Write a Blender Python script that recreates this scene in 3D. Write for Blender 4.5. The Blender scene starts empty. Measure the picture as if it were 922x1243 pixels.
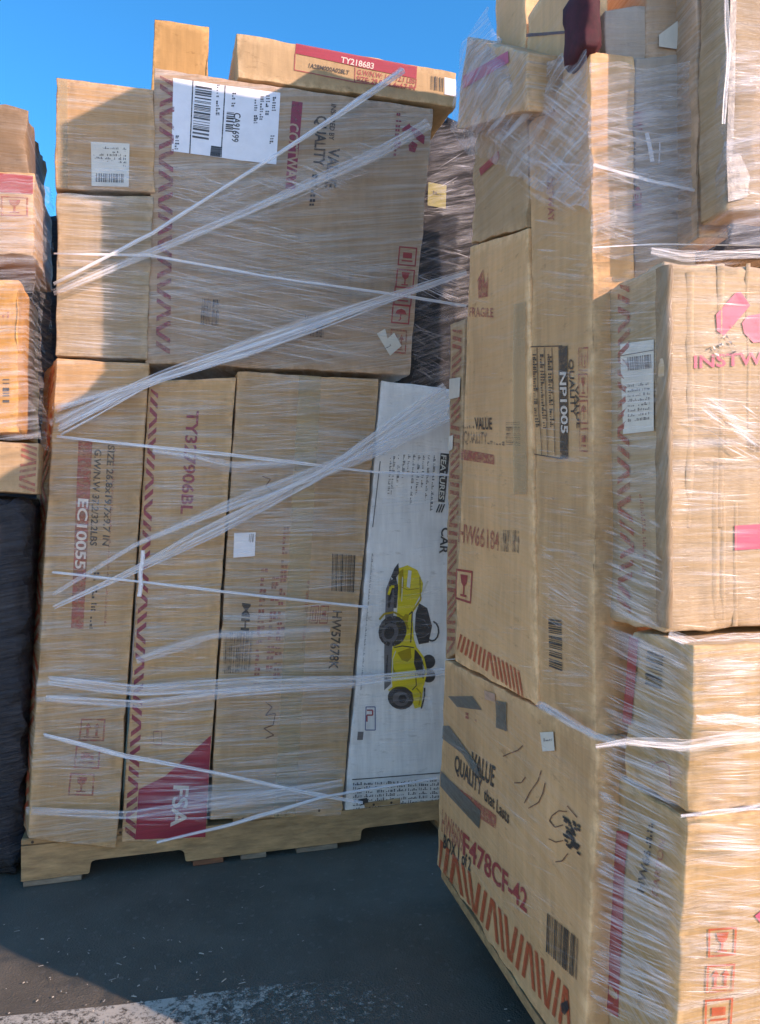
import bpy, math, random
from mathutils import Vector, noise
random.seed(11)
R = math.radians
sc = bpy.context.scene
col = sc.collection

# ------------------------------------------------------------------ camera, sky, sun, exposure
CZ, FPX, U0, V0 = 0.9, 930.0, 461.0, 621.5
cam = bpy.data.objects.new('camera', bpy.data.cameras.new('camera'))
col.objects.link(cam)
cam.location = (0, 0, CZ)
cam.rotation_euler = (R(90), 0, 0)
cam.data.sensor_fit = 'VERTICAL'
cam.data.sensor_height = 36.0
cam.data.lens = 36.0 * FPX / 1243.0
cam.data.clip_start, cam.data.clip_end = 0.02, 1000
sc.camera = cam

SUN_H = Vector((0.857, -0.515, 0)).normalized()
SUN_EL = R(26)
SUN = (SUN_H * math.cos(SUN_EL) + Vector((0, 0, math.sin(SUN_EL)))).normalized()
w = bpy.data.worlds.new('World'); sc.world = w
w.use_nodes = True
nt = w.node_tree
sky = nt.nodes.new('ShaderNodeTexSky')
sky.sky_type = 'NISHITA'; sky.sun_disc = False
sky.sun_elevation = SUN_EL
sky.sun_rotation = math.atan2(SUN_H.x, SUN_H.y)
sky.air_density = 1.0; sky.dust_density = 0.2; sky.ozone_density = 1.6
nt.nodes['Background'].inputs[1].default_value = 0.145
hsv = nt.nodes.new('ShaderNodeHueSaturation'); hsv.inputs['Saturation'].default_value = 1.62
nt.links.new(sky.outputs[0], hsv.inputs['Color'])
nt.links.new(hsv.outputs[0], nt.nodes['Background'].inputs[0])
sl = bpy.data.lights.new('sun', 'SUN'); sl.energy = 2.0; sl.angle = R(0.5); sl.color = (1.0, 0.95, 0.88)
so = bpy.data.objects.new('sun', sl); col.objects.link(so)
so.rotation_euler = SUN.to_track_quat('Z', 'Y').to_euler(); so.location = (3, -3, 5)
sc.view_settings.view_transform = 'Standard'; sc.view_settings.look = 'None'
sc.view_settings.gamma = 1; sc.view_settings.exposure = 1.36
sc.view_settings.use_white_balance = True
sc.view_settings.white_balance_temperature = 8500
sc.view_settings.white_balance_tint = 34
sc.cycles.transparent_max_bounces = 24
sc.cycles.max_bounces = 8

# ------------------------------------------------------------------ materials
def nodes(name):
    m = bpy.data.materials.new(name); m.use_nodes = True
    n = m.node_tree.nodes
    return m, m.node_tree, n['Principled BSDF'], n['Material Output']

def N(t, kind, **kw):
    n = t.nodes.new(kind)
    for k, v in kw.items():
        if k in n.inputs: n.inputs[k].default_value = v
        else: setattr(n, k, v)
    return n

def noise_tex(t, coord, scale, detail=3, rough=0.55, stretch=None, rot=None):
    nz = N(t, 'ShaderNodeTexNoise', Scale=scale, Detail=detail, Roughness=rough)
    if stretch or rot:
        if rot:
            mp = N(t, 'ShaderNodeMapping'); mp.inputs['Rotation'].default_value = rot
            t.links.new(coord, mp.inputs[0]); coord = mp.outputs[0]
        if stretch:
            mp = N(t, 'ShaderNodeMapping'); mp.inputs['Scale'].default_value = stretch
            t.links.new(coord, mp.inputs[0]); coord = mp.outputs[0]
    t.links.new(coord, nz.inputs['Vector'])
    return nz.outputs[0]

def ramp(t, v, a, b, ca=(0, 0, 0, 1), cb=(1, 1, 1, 1)):
    r = N(t, 'ShaderNodeValToRGB')
    r.color_ramp.elements[0].position = a; r.color_ramp.elements[1].position = b
    r.color_ramp.elements[0].color = ca; r.color_ramp.elements[1].color = cb
    t.links.new(v, r.inputs[0])
    return r.outputs[0]

def mixc(t, f, a, b, mode='MIX'):
    m = N(t, 'ShaderNodeMix'); m.data_type = 'RGBA'; m.blend_type = mode
    for s, x in ((0, f), (6, a), (7, b)):
        if hasattr(x, 'links'): t.links.new(x, m.inputs[s])
        else: m.inputs[s].default_value = x if s == 0 else (*x[:3], 1)
    return m.outputs[2]

def bump(t, h, strength, dist, normal=None):
    b = N(t, 'ShaderNodeBump'); b.inputs['Strength'].default_value = strength; b.inputs['Distance'].default_value = dist
    t.links.new(h, b.inputs['Height'])
    if normal: t.links.new(normal, b.inputs['Normal'])
    return b.outputs[0]

def math_(t, op, a, b):
    n = N(t, 'ShaderNodeMath', operation=op)
    for i, x in enumerate((a, b)):
        if hasattr(x, 'links'): t.links.new(x, n.inputs[i])
        else: n.inputs[i].default_value = x
    return n.outputs[0]

def wrap_streaks(t, co, rot):
    """0..1, where film pulled tight over a board is pleated and milky"""
    a = ramp(t, noise_tex(t, co, 1, 5, .62, stretch=(2.2, 2.2, 75), rot=rot), .46, .70)
    b = ramp(t, noise_tex(t, co, 1, 3, .6, stretch=(1.4, 1.4, 230), rot=rot), .47, .72)
    msk = ramp(t, noise_tex(t, co, 1, 3, .6, stretch=(3, 3, 9), rot=rot), .30, .68)
    return math_(t, 'MULTIPLY', math_(t, 'MAXIMUM', a, math_(t, 'MULTIPLY', b, .8)), math_(t, 'ADD', math_(t, 'MULTIPLY', msk, .85), .15))

def cardboard(name, c, coat=0.5, slope=0.0, wear=0.85, crough=0.22, filmy=0.5, side=False):
    """kraft board with fibre grain, scuffs, paler worn edges, and clear wrap stretched tight over it (coat)"""
    m, t, p, o = nodes(name)
    co = N(t, 'ShaderNodeTexCoord').outputs['Object']
    oi = N(t, 'ShaderNodeObjectInfo').outputs['Random']
    big = noise_tex(t, co, 5, 4)
    fib = noise_tex(t, co, 60, 4, 0.6, stretch=(1, 1, 0.12))
    scuff = noise_tex(t, co, 22, 6, 0.7, stretch=(1, 1, 3))
    base = mixc(t, ramp(t, big, .3, .7), [x * 0.80 for x in c], [min(1, x * 1.12) for x in c])
    base = mixc(t, ramp(t, fib, .35, .7), base, mixc(t, .5, base, [min(1, x * 1.35) for x in c]))
    base = mixc(t, ramp(t, scuff, .60, .70), base, mixc(t, .55, base, (c[0] * .5, c[1] * .45, c[2] * .4)))
    pale = noise_tex(t, co, 13, 6, .72, stretch=(1, 1, .35))
    base = mixc(t, ramp(t, pale, .60, .74), base, mixc(t, .5, base, (min(1, c[0] * 1.5), min(1, c[1] * 1.6), min(1, c[2] * 1.8))))
    stain = noise_tex(t, co, 2.3, 2, .5)
    base = mixc(t, ramp(t, stain, .58, .62), base, mixc(t, .22, base, (c[0] * .5, c[1] * .45, c[2] * .4)))
    at = N(t, 'ShaderNodeAttribute', attribute_name='wear')
    wr = N(t, 'ShaderNodeMath', operation='MULTIPLY'); t.links.new(at.outputs['Fac'], wr.inputs[0])
    t.links.new(ramp(t, noise_tex(t, co, 35, 5, .7), .42, .62), wr.inputs[1])
    w2 = N(t, 'ShaderNodeMath', operation='MULTIPLY'); t.links.new(wr.outputs[0], w2.inputs[0]); w2.inputs[1].default_value = wear
    base = mixc(t, w2.outputs[0], base, (min(1, c[0] * 1.7), min(1, c[1] * 1.75), min(1, c[2] * 1.9)))
    hv = N(t, 'ShaderNodeHueSaturation'); t.links.new(base, hv.inputs['Color'])
    ma = N(t, 'ShaderNodeMapRange'); t.links.new(oi, ma.inputs[0]); ma.inputs[3].default_value = .86; ma.inputs[4].default_value = 1.12
    t.links.new(ma.outputs[0], hv.inputs['Value'])
    t.links.new(hv.outputs[0], p.inputs['Base Color'])
    p.inputs['Roughness'].default_value = 0.72
    p.inputs['Specular IOR Level'].default_value = 0.18
    flute = noise_tex(t, co, 90, 3, .5, stretch=(1, 1, .08))
    b1 = bump(t, flute, .25, .002)
    b1 = bump(t, big, .35, .02, b1)
    b1 = bump(t, scuff, .3, .003, b1)
    t.links.new(b1, p.inputs['Normal'])
    p.inputs['Coat Weight'].default_value = coat
    p.inputs['Coat Roughness'].default_value = crough
    p.inputs['Coat IOR'].default_value = 1.5
    rot = (R(-slope), 0, 0) if side else (0, R(slope), 0)
    wrk = noise_tex(t, co, 9, 6, .62, stretch=(.55, .55, 7), rot=rot)
    wk2 = noise_tex(t, co, 26, 4, .6, stretch=(.3, .3, 5), rot=rot)
    cb = bump(t, wrk, .9, .03)
    cb = bump(t, wk2, .7, .01, cb)
    t.links.new(cb, p.inputs['Coat Normal'])
    if filmy:
        f = math_(t, 'MULTIPLY', wrap_streaks(t, co, rot), filmy)
        p2 = N(t, 'ShaderNodeBsdfPrincipled'); p2.inputs['Base Color'].default_value = (.70, .66, .61, 1)
        p2.inputs['Roughness'].default_value = .28; p2.inputs['Specular IOR Level'].default_value = .7
        t.links.new(cb, p2.inputs['Normal'])
        ms = N(t, 'ShaderNodeMixShader'); t.links.new(f, ms.inputs[0]); t.links.new(p.outputs[0], ms.inputs[1]); t.links.new(p2.outputs[0], ms.inputs[2])
        t.links.new(ms.outputs[0], o.inputs['Surface'])
    return m

KRAFT = (0.49, 0.28, 0.13)
M = {}
M['kraft'] = cardboard('kraft_board', KRAFT, .30, 2, filmy=1.0)
M['kraft_dull'] = cardboard('dull_kraft_board', (.42, .265, .14), .2, 4, .7, filmy=.35, side=True)
M['kraft_grey'] = cardboard('greyish_kraft_board', (.42, .27, .165), .35, 10, filmy=.85)
M['kraft_warm'] = cardboard('warm_kraft_board', (.54, .315, .155), .3, -3, filmy=1.0)
M['kraft_orange'] = cardboard('orange_kraft_board', (.47, .26, .10), .05, 0, filmy=0)
M['kraft_pale'] = cardboard('pale_kraft_board', (.40, .275, .155), .45, 2, .8, filmy=.7)
M['kraft_side'] = cardboard('tan_kraft_board', (.63, .355, .17), .2, 6, filmy=.22, side=True)
M['kraft_low'] = cardboard('low_kraft_board', (.42, .265, .12), .3, 14, filmy=.75, side=True)
M['white_board'] = cardboard('white_clay_board', (.66, .64, .60), .5, -5, .5, filmy=.3)
M['kraft_clean'] = cardboard('clean_kraft_board', (.44, .29, .155), .05, 0, filmy=0)
M['kraft_dark'] = cardboard('dark_kraft_board', (.24, .15, .085), .2, 0, .9, filmy=.3)
M['kraft_amber'] = cardboard('amber_kraft_board', (.50, .235, .055), .1, 0, filmy=.1)
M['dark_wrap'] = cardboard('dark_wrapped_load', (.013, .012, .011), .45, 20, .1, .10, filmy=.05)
M['navy_wrap_shade'] = cardboard('navy_shaded_wrap', (.012, .014, .02), .8, 10, .0, .2, filmy=.05)  # black wrap colour with the shade of dark gaps put in
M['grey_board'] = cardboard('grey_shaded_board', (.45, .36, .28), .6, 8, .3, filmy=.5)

def ink(name, c, lo=.30, hi=.48, minimum=.0, rough=.6, coat=.3):
    """printing ink, rubbed through to the board in places"""
    m, t, p, o = nodes(name)
    co = N(t, 'ShaderNodeTexCoord').outputs['Object']
    p.inputs['Base Color'].default_value = (*c, 1); p.inputs['Roughness'].default_value = rough
    p.inputs['Coat Weight'].default_value = coat; p.inputs['Coat Roughness'].default_value = .25
    a = ramp(t, noise_tex(t, co, 55, 5, .75, stretch=(1, 1, 1.6)), lo, hi, (minimum, minimum, minimum, 1), (.93, .93, .93, 1))
    k = math_(t, 'SUBTRACT', 1.0, math_(t, 'MULTIPLY', wrap_streaks(t, co, (R(-3), R(3), 0)), .5))
    t.links.new(math_(t, 'MULTIPLY', a, k), p.inputs['Alpha'])
    return m
M['red'] = ink('red_ink', (.42, .05, .05), .25, .45, .55)
M['crimson_soft'] = ink('soft_crimson_ink', (.36, .07, .09), .34, .62, .12)
M['black_soft'] = ink('soft_black_ink', (.06, .05, .042), .3, .55, .35)
M['red_faded'] = ink('faded_red_ink', (.45, .10, .07), .35, .62, .15)
M['red_solid'] = ink('solid_red_ink', (.42, .02, .045), .15, .32, .7)
M['crimson'] = ink('crimson_ink', (.33, .03, .06), .28, .5, .3)
M['pink'] = ink('pink_ink', (.62, .10, .17), .25, .42, .55)
M['orange_ink'] = ink('orange_ink', (.55, .09, .03), .3, .5, .35)
M['black'] = ink('black_ink', (.03, .028, .026), .25, .45, .6)
M['black_faded'] = ink('faded_black_ink', (.06, .05, .045), .38, .64, .08)
M['ballpoint'] = ink('brown_pen', (.14, .05, .025), .3, .5, .4)
M['ink_white'] = ink('white_ink', (.72, .62, .52), .3, .5, .8)
M['yellow'] = ink('yellow_ink', (.78, .58, .03), .1, .2, .9, .35)
M['yellow_shade'] = ink('ochre_ink', (.42, .28, .02), .1, .2, .9, .35)
M['grey_ink'] = ink('charcoal_ink', (.045, .04, .04), .1, .2, .92, .4)
M['grey_mid'] = ink('mid_grey_ink', (.14, .13, .13), .1, .2, .9, .4)
M['blue_ink'] = ink('blue_grey_ink', (.10, .13, .25), .2, .4, .5)
M['pink_tint'] = ink('flesh_tint_ink', (.58, .36, .27), .2, .5, .6)

def simple(name, c, rough=.5, nscale=20, var=.15, bumpd=0.0, coat=0, spec=.5, metal=0):
    m, t, p, o = nodes(name)
    co = N(t, 'ShaderNodeTexCoord').outputs['Object']
    n1 = noise_tex(t, co, nscale, 5, .65)
    t.links.new(mixc(t, ramp(t, n1, .3, .7), [x * (1 - var) for x in c], [min(1, x * (1 + var)) for x in c]), p.inputs['Base Color'])
    p.inputs['Roughness'].default_value = rough; p.inputs['Coat Weight'].default_value = coat
    p.inputs['Specular IOR Level'].default_value = spec; p.inputs['Metallic'].default_value = metal
    if bumpd: t.links.new(bump(t, n1, .6, bumpd), p.inputs['Normal'])
    return m
M['paper'] = simple('white_label_paper', (.78, .79, .82), .45, 30, .05, 0, .4)
M['paper_aged'] = simple('aged_label_paper', (.62, .60, .52), .5, 25, .10, 0, .4)
M['fold_sheen'] = ink('grey_fold_sheen', (.10, .115, .105), .2, .5, .6, .35, .6)  # grey-teal reflections of film folds, painted as glossy patches
M['yellow_tape'] = simple('yellow_tape', (.26, .23, .05), .35, 30, .25, .001, .5)
M['maroon'] = simple('dark_maroon', (.06, .006, .012), .8, 60, .4, .001)
M['splinter'] = simple('pale_splinters', (.34, .31, .26), .8, 50, .3)
M['green_black'] = simple('green_black_tape', (.03, .04, .035), .38, 40, .5, .0012, .3)

M['crushed'] = cardboard('crushed_dirty_board', (.27, .18, .10), .6, 80, .4, .15, filmy=.3)

def tape_mat():
    m, t, p, o = nodes('clear_packing_tape')
    co = N(t, 'ShaderNodeTexCoord').outputs['Object']
    p.inputs['Base Color'].default_value = (.55, .42, .24, 1); p.inputs['Roughness'].default_value = .12
    p.inputs['Alpha'].default_value = .42
    t.links.new(bump(t, noise_tex(t, co, 40, 4), .5, .004), p.inputs['Normal'])
    return m
M['tape'] = tape_mat()

def wood(name, c):
    m, t, p, o = nodes(name)
    co = N(t, 'ShaderNodeTexCoord').outputs['Object']
    g = noise_tex(t, co, 14, 6, .65, stretch=(.35, 4, 6))
    k = noise_tex(t, co, 4, 3)
    base = mixc(t, ramp(t, g, .3, .72), [x * .5 for x in c], [min(1, x * 1.25) for x in c])
    base = mixc(t, ramp(t, k, .35, .7), base, mixc(t, .5, base, [x * .6 for x in c]))
    v = N(t, 'ShaderNodeTexVoronoi', Scale=9); v.feature = 'F1'
    t.links.new(co, v.inputs['Vector'])
    base = mixc(t, ramp(t, v.outputs['Distance'], .03, .09, (1, 1, 1, 1), (0, 0, 0, 1)), base, [x * .25 for x in c])
    t.links.new(base, p.inputs['Base Color']); p.inputs['Roughness'].default_value = .75
    t.links.new(bump(t, g, .5, .004), p.inputs['Normal'])
    return m
M['wood'] = wood('pallet_pine', (.50, .29, .135))
M['nail'] = simple('rusty_nail', (.09, .06, .045), .5, 90, .4, 0, 0, .5, .6)
M['wood_grey'] = wood('weathered_pine', (.27, .22, .16))
M['wood_red'] = wood('reddish_plank', (.26, .10, .05))

def asphalt():
    m, t, p, o = nodes('worn_asphalt')
    co = N(t, 'ShaderNodeTexCoord').outputs['Object']
    ag = N(t, 'ShaderNodeTexVoronoi', Scale=260); t.links.new(co, ag.inputs['Vector'])
    fine = noise_tex(t, co, 180, 5, .7); mid = noise_tex(t, co, 7, 5, .6); big = noise_tex(t, co, 1.3, 3)
    base = mixc(t, ramp(t, mid, .3, .7), (.094, .078, .056), (.138, .117, .087))
    base = mixc(t, ramp(t, fine, .58, .80), base, (.18, .155, .12))
    base = mixc(t, ramp(t, big, .4, .62), base, mixc(t, .4, base, (.145, .128, .10)))
    streak = noise_tex(t, co, 10, 6, .7, stretch=(.5, 3.5, 1), rot=(0, 0, R(-14)))
    base = mixc(t, ramp(t, streak, .66, .80), base, (.22, .20, .17))
    st = N(t, 'ShaderNodeTexVoronoi', Scale=120); t.links.new(co, st.inputs['Vector'])
    base = mixc(t, ramp(t, st.outputs['Color'], .80, 1.0), base, mixc(t, .35, base, (.24, .22, .19)))
    t.links.new(base, p.inputs['Base Color']); p.inputs['Roughness'].default_value = .85
    p.inputs['Specular IOR Level'].default_value = .3
    b = bump(t, ag.outputs['Distance'], .6, .002); b = bump(t, fine, .5, .002, b); b = bump(t, mid, .3, .006, b)
    t.links.new(b, p.inputs['Normal'])
    return m
M['asphalt'] = asphalt()

def line_paint():
    m, t, p, o = nodes('worn_line_paint')
    co = N(t, 'ShaderNodeTexCoord').outputs['Object']
    a = noise_tex(t, co, 26, 7, .72); b = noise_tex(t, co, 120, 4, .7); c = noise_tex(t, co, 3, 3)
    s = N(t, 'ShaderNodeMath', operation='ADD'); t.links.new(a, s.inputs[0]); t.links.new(b, s.inputs[1])
    s2 = N(t, 'ShaderNodeMath', operation='MULTIPLY_ADD'); t.links.new(c, s2.inputs[0]); s2.inputs[1].default_value = .5; t.links.new(s.outputs[0], s2.inputs[2])
    f = ramp(t, s2.outputs[0], 1.08 / 2, 1.30 / 2)
    sx = N(t, 'ShaderNodeSeparateXYZ'); t.links.new(co, sx.inputs[0])
    mr = N(t, 'ShaderNodeMapRange'); t.links.new(sx.outputs['X'], mr.inputs[0]); mr.inputs[1].default_value = -.45; mr.inputs[2].default_value = .15; mr.inputs[4].default_value = .20
    h = N(t, 'ShaderNodeMath', operation='MULTIPLY_ADD'); t.links.new(s2.outputs[0], h.inputs[0]); h.inputs[1].default_value = .5; t.links.new(mr.outputs[0], h.inputs[2])
    f = ramp(t, h.outputs[0], .60, .72)
    p.inputs['Base Color'].default_value = (.46, .42, .34, 1)
    t.links.new(math_(t, 'SUBTRACT', 1.0, f), p.inputs['Alpha'])
    p.inputs['Roughness'].default_value = .8
    t.links.new(bump(t, b, .6, .002), p.inputs['Normal'])
    return m
M['line'] = line_paint()

def film(name, c=(.86, .88, .92), rough=.16, scale=(1., 1., 1.)):
    """gathered stretch film: clear where single, milky where pleated (attribute opa)"""
    m, t, p, o = nodes(name)
    at = N(t, 'ShaderNodeAttribute', attribute_name='opa')
    p.inputs['Base Color'].default_value = (*c, 1); p.inputs['Roughness'].default_value = rough
    p.inputs['IOR'].default_value = 1.5; p.inputs['Specular IOR Level'].default_value = .8
    t.links.new(at.outputs['Fac'], p.inputs['Alpha'])
    return m
M['film'] = film('stretch_film_pleats')
M['film_band'] = film('gathered_film_band', (.90, .91, .94), .22)

def film_sheet(name, lo, hi, slope):
    m, t, p, o = nodes(name)
    co = N(t, 'ShaderNodeTexCoord').outputs['Object']
    s = noise_tex(t, co, 12, 6, .65, stretch=(.5, .5, 8), rot=(0, R(slope), 0))
    p.inputs['Base Color'].default_value = (.86, .88, .92, 1); p.inputs['Roughness'].default_value = .12
    t.links.new(ramp(t, s, .42, .72, (lo, lo, lo, 1), (hi, hi, hi, 1)), p.inputs['Alpha'])
    t.links.new(bump(t, s, .9, .02), p.inputs['Normal'])
    return m
M['sheet'] = film_sheet('clear_film_sheet', .12, .66, 28)
M['sheet_front'] = film_sheet('tight_film_sheet', .05, .6, 14)
M['sheet_slot'] = film_sheet('slot_film_sheet', .0, .30, 20)
M['sheet_thin'] = film_sheet('thin_film_sheet', .03, .45, 8)

# ------------------------------------------------------------------ things and tags
def tag(o, label=None, cat=None, group=None, kind=None):
    if label: o['label'] = label
    if cat: o['category'] = cat
    if group: o['group'] = group
    if kind: o['kind'] = kind
    return o

def mesh_obj(name, verts, faces, mats, parent=None, midx=None, smooth=False, attrs=None):
    me = bpy.data.meshes.new(name)
    me.from_pydata([tuple(v) for v in verts], [], faces)
    for m in (mats if isinstance(mats, (list, tuple)) else [mats]): me.materials.append(m)
    if midx: me.polygons.foreach_set('material_index', midx)
    if smooth: me.polygons.foreach_set('use_smooth', [True] * len(faces))
    for k, vals in (attrs or {}).items():
        a = me.attributes.new(k, 'FLOAT', 'POINT'); a.data.foreach_set('value', vals)
    me.update()
    o = bpy.data.objects.new(name, me); col.objects.link(o)
    if parent: o.parent = parent
    return o

def empty(name, loc=(0, 0, 0)):
    o = bpy.data.objects.new(name, None); col.objects.link(o); o.location = loc
    o.empty_display_size = .05
    return o

# ------------------------------------------------------------------ planes of the loads, and surveying a point of the photo onto them
class Plane:
    def __init__(s, o, n): s.o = Vector(o); s.n = Vector(n).normalized()
    def off(s, d): return Plane(s.o + s.n * d, s.n)
    def at(s, px, d=0.0):
        ray = Vector(((px[0] - U0) / FPX, 1.0, (V0 - px[1]) / FPX))
        c = Vector((0, 0, CZ))
        return c + ray * ((s.o + s.n * d - c).dot(s.n) / ray.dot(s.n))

def disp(p):
    """how far the flat board bulges or dips here (m)"""
    q = Vector(p)
    return noise.noise(q * 4.0) * .0028 + noise.noise(q * 15.0) * .0012 - max(0.0, noise.noise(q * 6.5 + Vector((9, 4, 2))) - .33) * .013

D1 = Vector((.961, .277, 0)).normalized()
N1 = Vector((D1.y, -D1.x, 0))
FRONT = Plane((-.858, 1.8315, 0), N1)              # front of the far pallet
Q = .92
E = Vector((.222, -.975, 0)).normalized()          # along the near load's shaded side, towards the camera
RT = Vector((.975, .222, 0)).normalized()          # along its sunny front
A0 = Vector((.165, 1.823, 0)) * Q
def SIDE(t=0.0): return Plane(A0 + RT * t, -RT)    # shaded side of the near load, set in by t
def NEAR(s): return Plane(A0 + E * s, E)           # its front, s along the side

# ------------------------------------------------------------------ cartons
def carton(name, label, corners, mat, r=.003, cell=.02, cat='box', group=None, crush=0.0, seed=0):
    """closed six-sided carton through eight corners (seen face TL TR BR BL, then the far face), rounded board edges, dented board"""
    c = [Vector(x) for x in corners]
    base = (c[2] + c[3] + c[6] + c[7]) / 4
    L = ((c[1] - c[0]).length, (c[4] - c[0]).length, (c[3] - c[0]).length)
    def tri(a, b, z):
        f = c[0].lerp(c[1], a).lerp(c[3].lerp(c[2], a), z)
        g = c[4].lerp(c[5], a).lerp(c[7].lerp(c[6], a), z)
        return f.lerp(g, b)
    def ticks(l):
        rr = min(r, l * .3) / l
        n = max(2, int(l / cell))
        return [0, rr * .35, rr] + [rr + (1 - 2 * rr) * i / n for i in range(1, n)] + [1 - rr, 1 - rr * .35, 1]
    T = [ticks(l) for l in L]
    ctr = tri(.5, .5, .5)
    verts, index, faces, wear = [], {}, [], []
    def vert(i, j, k):
        key = (i, j, k)
        if key in index: return index[key]
        p = [T[0][i] * L[0], T[1][j] * L[1], T[2][k] * L[2]]
        inn = [min(max(p[q], min(r, L[q] * .3)), L[q] - min(r, L[q] * .3)) for q in range(3)]
        d = Vector([p[q] - inn[q] for q in range(3)])
        edge = sum(1 for q in range(3) if abs(d[q]) > 1e-6)
        if d.length > 1e-7:
            d2 = d.normalized() * r
            p = [inn[q] + d2[q] for q in range(3)]
        P = tri(p[0] / L[0], p[1] / L[1], p[2] / L[2])
        nrm = [0, 0, 0]
        nv = Vector((0, 0, 0))
        ax = [(c[1] - c[0]).normalized(), (c[4] - c[0]).normalized(), (c[3] - c[0]).normalized()]
        for q, (idx, n) in enumerate(((i, len(T[0])), (j, len(T[1])), (k, len(T[2])))):
            if idx == 0: nv -= ax[q]
            elif idx == n - 1: nv += ax[q]
        if nv.length > 0: P = P + nv.normalized() * disp(P)
        # distance to the closest board edge decides the wear
        ds = sorted(min(p[q], L[q] - p[q]) for q in range(3))
        e = ds[1]
        if crush and e < .05:
            P = P + Vector([noise.noise(P * 28 + Vector((seed, q * 7, 0))) for q in range(3)]) * crush * (1 - e / .05)
            P = P + (ctr - P).normalized() * crush * .8 * max(0, noise.noise(P * 9 + Vector((seed, 3, 1)))) * (1 - e / .05)
        wear.append(max(0.0, 1 - e / .020))
        index[key] = len(verts); verts.append(P - base)
        return index[key]
    n0, n1, n2 = len(T[0]) - 1, len(T[1]) - 1, len(T[2]) - 1
    for a in range(n0):
        for z in range(n2):
            faces.append([vert(a, 0, z), vert(a, 0, z + 1), vert(a + 1, 0, z + 1), vert(a + 1, 0, z)])
            faces.append([vert(a, n1, z), vert(a + 1, n1, z), vert(a + 1, n1, z + 1), vert(a, n1, z + 1)])
    for b in range(n1):
        for z in range(n2):
            faces.append([vert(0, b, z), vert(0, b + 1, z), vert(0, b + 1, z + 1), vert(0, b, z + 1)])
            faces.append([vert(n0, b, z), vert(n0, b, z + 1), vert(n0, b + 1, z + 1), vert(n0, b + 1, z)])
    for a in range(n0):
        for b in range(n1):
            faces.append([vert(a, b, 0), vert(a + 1, b, 0), vert(a + 1, b + 1, 0), vert(a, b + 1, 0)])
            faces.append([vert(a, b, n2), vert(a, b + 1, n2), vert(a + 1, b + 1, n2), vert(a + 1, b, n2)])
    o = mesh_obj(name, verts, faces, mat, smooth=True, attrs={'wear': wear})
    o.location = base
    tag(o, label, cat, group)
    return o

def front_corners(px, plane, depth):
    f = [plane.at(p) for p in px]
    return f + [p + depth for p in f]

# text meshes, laid out once
TEXTS = {}
def prefetch(strings):
    tmp = []
    for s in strings:
        c = bpy.data.curves.new('tmp', 'FONT'); c.body = s; c.size = 1; c.offset = .022; c.resolution_u = 3
        o = bpy.data.objects.new('tmp', c); col.objects.link(o); tmp.append((s, o))
    bpy.context.view_layer.update()
    dg = bpy.context.evaluated_depsgraph_get()
    for s, o in tmp:
        me = bpy.data.meshes.new_from_object(o.evaluated_get(dg))
        vs = [v.co.copy() for v in me.vertices]; fs = [list(p.vertices) for p in me.polygons]
        x0 = min(v.x for v in vs); x1 = max(v.x for v in vs); y0 = 0.0; y1 = .70
        TEXTS[s] = ([((v.x - x0) / (x1 - x0), (v.y - y0) / (y1 - y0)) for v in vs], fs)
        bpy.data.meshes.remove(me)
    for s, o in tmp:
        c = o.data; bpy.data.objects.remove(o); bpy.data.curves.remove(c)

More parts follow.
